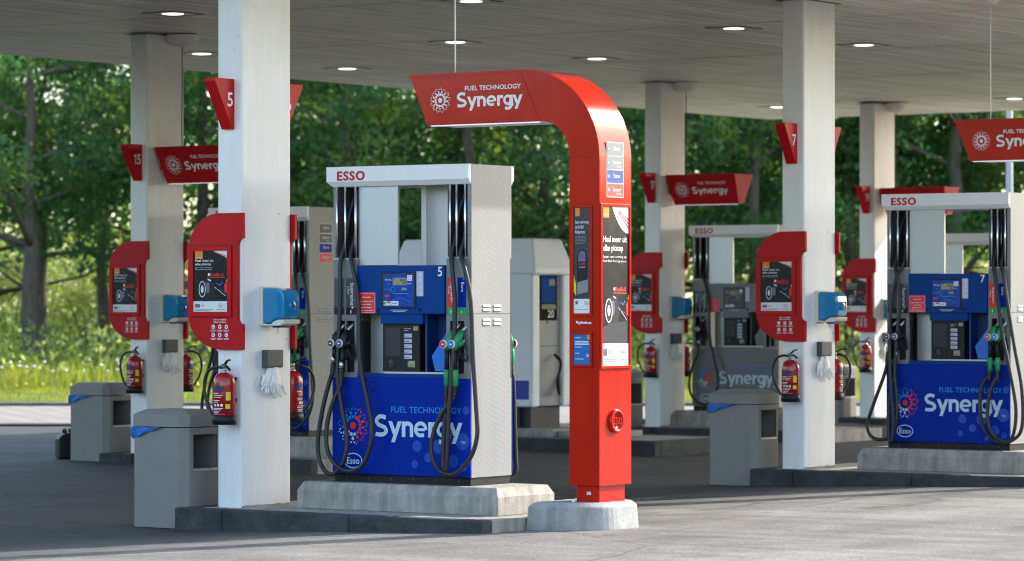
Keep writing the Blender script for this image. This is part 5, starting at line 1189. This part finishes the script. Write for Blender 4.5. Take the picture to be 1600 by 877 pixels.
TR = [(500, 89, 11, 3.4, .2, 0, 3.2, 'dense tree set back between nearest column and pump 5'), (600, 93, 11, 3.4, .2, 0, 3.2, 'dense tree set back above the middle of pump 5'), (-190, 84, 11, 3.6, .2, 0, 3.4, 'tree beyond the left picture edge'), (-360, 92, 11.5, 3.8, .2, 0, 3.2, 'tree well beyond the left picture edge'), (1780, 86, 11, 3.6, .2, 0, 3.2, 'tree beyond the right picture edge'), (1930, 80, 11, 3.6, .2, 0, 3.2, 'tree well beyond the right picture edge'),
      (46, 78, 11.5, 3.4, .21, 0, 3.6, 'thick dark trunk tree at the far left edge'), (64, 82, 11, 3.0, .15, .01, 4.0, 'thinner tree hugging the thick left trunk'),
      (163, 86, 11, 3.2, .17, -.01, 4.0, 'straight tree just left of the column marked 15'), (205, 97, 11.5, 3.4, .2, .02, 4.2, 'pale-barked tree behind the column marked 15'), (-40, 88, 11, 3.4, .2, 0, 3.6, 'tree cut by the left picture edge'),
      (318, 80, 11.5, 3.5, .2, .0, 3.2, 'dense tree filling the gap left of the nearest column'), (455, 84, 11.5, 3.4, .2, 0, 2.8, 'dense tree right of the nearest column top'), (540, 79, 11.5, 3.5, .22, 0, 2.8, 'dense tree behind the left end of pump 5 header'),
      (640, 83, 11.5, 3.4, .22, .02, 2.6, 'tree with trunk seen through the pump 5 window'), (735, 79, 11.5, 3.6, .2, 0, 2.8, 'dense tree under the arm of the red arch'), (850, 82, 11.5, 3.5, .2, .0, 2.8, 'dense tree framed by the bend of the red arch'),
      (960, 86, 11, 3.4, .2, .03, 3.0, 'tree partly hidden by the arch post'), (1018, 80, 11, 3.2, .16, .12, 3.0, 'leaning tree just right of the arch post'), (1105, 84, 11.5, 3.5, .2, 0, 2.8, 'dense tree above the grey pump'),
      (1180, 79, 11.5, 3.4, .2, 0, 2.9, 'dark tree between grey pump and the column marked 7'), (1255, 90, 11, 3.3, .2, 0, 3.2, 'tree hidden behind the column marked 7'), (1332, 81, 11, 3.2, .18, -.02, 3.4, 'grey trunk tree just right of the column marked 7'),
      (1422, 83, 11.5, 3.4, .26, .0, 3.6, 'broad grey trunk tree right of the column marked 19'), (1482, 80, 11.5, 3.4, .24, .04, 3.8, 'dark trunk tree seen through the pump 7 window'), (1560, 84, 11.5, 3.4, .2, .1, 3.6, 'tree with slanting limb behind the lamp post'), (1650, 82, 11.5, 3.4, .2, 0, 3.4, 'tree cut by the right picture edge'),
      
      (800, 99, 12, 3.8, .2, 0, 3.2, 'rear tree behind the arch opening'), (910, 102, 12, 3.8, .2, 0, 3.2, 'rear tree behind the arch post'), 
      (1150, 99, 12, 3.8, .2, 0, 3.2, 'rear tree behind the grey pump'), (1210, 102, 12, 3.8, .2, 0, 3.2, 'rear tree left of the column marked 7'), (1300, 99, 12, 3.8, .2, 0, 3.6, 'rear tree right of the column marked 7'), (1520, 99, 12, 3.8, .2, 0, 3.6, 'rear tree behind pump 7 header')]
for i, (x, dp, h, r, tr, ln, bs, lb) in enumerate(TR):
    tree(x, dp, h, r, lb, tr, ln, bs, 100 + i, 11500 if dp < 95 else 6500, light=.22)

def shrub(x, depth, h, r, label, seed, n=2600):
    rd = random.Random(seed); rg = np.random.default_rng(seed); p = cw(x, depth, .12); t = thing('shrub', label, 'shrub', p, 'shrubs in the meadow')
    b = MB()
    for k in range(7):
        a = rd.uniform(0, 6.28); e = p + Vector((math.cos(a) * r * .6, math.sin(a) * r * .6, h * rd.uniform(.5, .85))); b.tube(smooth_path([p, p.lerp(e, .5) + Vector((0, 0, .2)), e], 3), [.03, .028, .025, .02, .016, .012, .008], BARK, 5)
    b.build('stems', t, t)
    C = []; MI = []
    for k in range(40):
        a = rd.uniform(0, 6.28); z = h * rd.random() ** .8; q = r * math.sqrt(rd.random()) * (1.05 - .55 * z / h); c = np.array(p) + (math.cos(a) * q, math.sin(a) * q, z)
        d = rg.normal(size=(n // 40, 3)) * np.array([.32, .32, .34]); C.append(c + d); MI.append(np.full(n // 40, int(rd.random() < .45)))
    C = np.concatenate(C); C[:, 2] = np.maximum(C[:, 2], .15)
    quads('foliage', C, rg.uniform(.10, .24, len(C)), LEAFS, np.concatenate(MI), t, t, seed=seed, asp=.35)
SH = [(20, 92, 3.0, 2.0, 'pale willowy shrub at far left behind the thick trunk'), (95, 96, 3.8, 2.4, 'tall pale willowy shrub right of the thick left trunk'), (140, 90, 2.6, 1.8, 'rounded pale shrub left of the straight trunk'), (190, 94, 3.2, 2.0, 'pale shrub beside the red panel of column 15'),
      (300, 90, 2.8, 2.0, 'pale shrub between the two left columns'), (640, 96, 3.2, 2.2, 'pale shrub low behind the truck pump'), (1000, 92, 3.0, 1.9, 'pale shrub right of the arch post'), (1110, 95, 3.4, 2.2, 'pale shrub behind the grey pump window'), (1325, 90, 3.0, 1.9, 'pale shrub beside the column marked 7'), (1440, 94, 3.6, 2.2, 'pale shrub behind the window of pump 7'), (1540, 92, 3.2, 2.0, 'pale shrub at the right behind pump 7')]
for i, a in enumerate(SH): shrub(*a, seed=400 + i)

rg = np.random.default_rng(11)
n = 52000; la = rg.uniform(-42, 42, n); de = rg.uniform(108, 128, n); zz = rg.random(n) ** 1.1 * 7.2; keep = np.array([noise.noise(Vector((a * .35, z * .55, d * .1))) > -.18 for a, z, d in zip(la, zz, de)])
la, de, zz = la[keep], de[keep], zz[keep]; n = len(la)
C = np.stack([CS * la - SN * de, SN * la + CS * de, zz], 1)
tag(quads('far_woods', C, rg.uniform(.25, .55, n), LEAFF, (rg.random(n) < .4).astype(int), seed=3), 'sunlit woodland mass far behind the trees', 'woods', kind='stuff')

def blades(name, d0, d1, n, h0, h1, wd, mats, half, seed):
    rg = np.random.default_rng(seed); la = rg.uniform(-half, half, n); de = rg.uniform(d0, d1, n)
    cl = np.array([.5 + noise.noise(Vector((a * .8, d * .5, 3.1))) for a, d in zip(la, de)]); h = (h0 + (h1 - h0) * rg.random(n)) * np.clip(cl + .25, .35, 1.3)
    B = np.stack([CS * la - SN * de, SN * la + CS * de, np.full(n, .055)], 1); an = rg.uniform(0, 6.28, n); w_ = wd * rg.uniform(.6, 1.3, n)
    V = np.empty((n, 3, 3)); dx = np.stack([np.cos(an), np.sin(an), np.zeros(n)], 1); V[:, 0] = B - dx * w_[:, None]; V[:, 1] = B + dx * w_[:, None]
    V[:, 2] = B + np.stack([rg.normal(0, .22, n) * h, rg.normal(0, .22, n) * h, h], 1)
    me = bpy.data.meshes.new(name); me.vertices.add(3 * n); me.vertices.foreach_set('co', V.ravel()); me.loops.add(3 * n); me.loops.foreach_set('vertex_index', np.arange(3 * n, dtype=np.int32))
    me.polygons.add(n); me.polygons.foreach_set('loop_start', np.arange(0, 3 * n, 3, dtype=np.int32)); me.polygons.foreach_set('material_index', (rg.random(n) < .3).astype(np.int32))
    for m_ in mats: me.materials.append(m_)
    me.update(calc_edges=True); o = bpy.data.objects.new(name, me); col.objects.link(o); return o
tag(blades('lawn_grass', 56.4, 65.5, 42000, .05, .12, .012, BLADE, 12, 5), 'short green grass along the kerb', 'grass', kind='stuff')
tag(blades('meadow_grass', 65, 88, 60000, .22, .65, .016, BLADE, 16, 6), 'tall yellow-green meadow grass under the trees', 'grass', kind='stuff')
b = MB(); rr = random.Random(9); FW = M('flower_white', (.8, .8, .78), .6, var=0); FY = M('flower_yellow', (.8, .6, .02), .6, var=0)
for i in range(170):
    yel = rr.random() < .3; p = cf(rr.uniform(-10.5, 10), rr.uniform(62, 65) if yel else rr.uniform(64, 67), .055); h = rr.uniform(.10, .2) if yel else rr.uniform(.3, .55)
    b.tube([p, p + Vector((0, 0, h))], .004, BLADE[0], 3)
    c = p + Vector((0, 0, h)); q = rr.uniform(.02, .04) if yel else rr.uniform(.02, .045); b.lathe([(q, 0), (q * .7, .02), (.001, .03)], tuple(c), FY if yel else FW, 7)
tag(b.build('wildflowers'), 'white and yellow wild flowers in front of the tall grass', 'flowers', kind='stuff')

rg = np.random.default_rng(21); n = 30000  # unseen tree belt, height set by sector to darken reflections and low sky
an = rg.uniform(R(150), R(442), n); rd_ = rg.uniform(56, 66, n); zz = rg.random(n) * (np.where((an > R(212)) & (an < R(262)), 8.5, np.where((an > R(200)) & (an < R(340)), 2.6, 5.5)) + .8 * np.sin(an * 9) + .8 * np.sin(an * 23))
C = np.stack([-14 + rd_ * np.cos(an), 20 + rd_ * np.sin(an), zz], 1)
tag(quads('reflection_woods', C, rg.uniform(.9, 1.8, n), LEAF, rg.integers(0, 2, n), seed=8), 'unseen dark tree belt added to darken reflections and the low sky', 'woods', kind='stuff')

rg = np.random.default_rng(31); n0 = 420; C = []
for k in range(n0):
    c = cf(rg.uniform(-15, 15), rg.uniform(67, 92), 0); m = 46; hh = rg.uniform(.4, 1.3)
    C.append(np.array(c) + rg.normal(size=(m, 3)) * np.array([.45, .45, 0]) + np.stack([np.zeros(m), np.zeros(m), rg.random(m) * hh + .08], 1))
C = np.concatenate(C)
tag(quads('undergrowth', C, rg.uniform(.10, .22, len(C)), LEAFS + [LEAF[2]], rg.integers(0, 3, len(C)), seed=12, asp=.4), 'leafy weeds and young growth among the tall grass', 'undergrowth', kind='stuff')
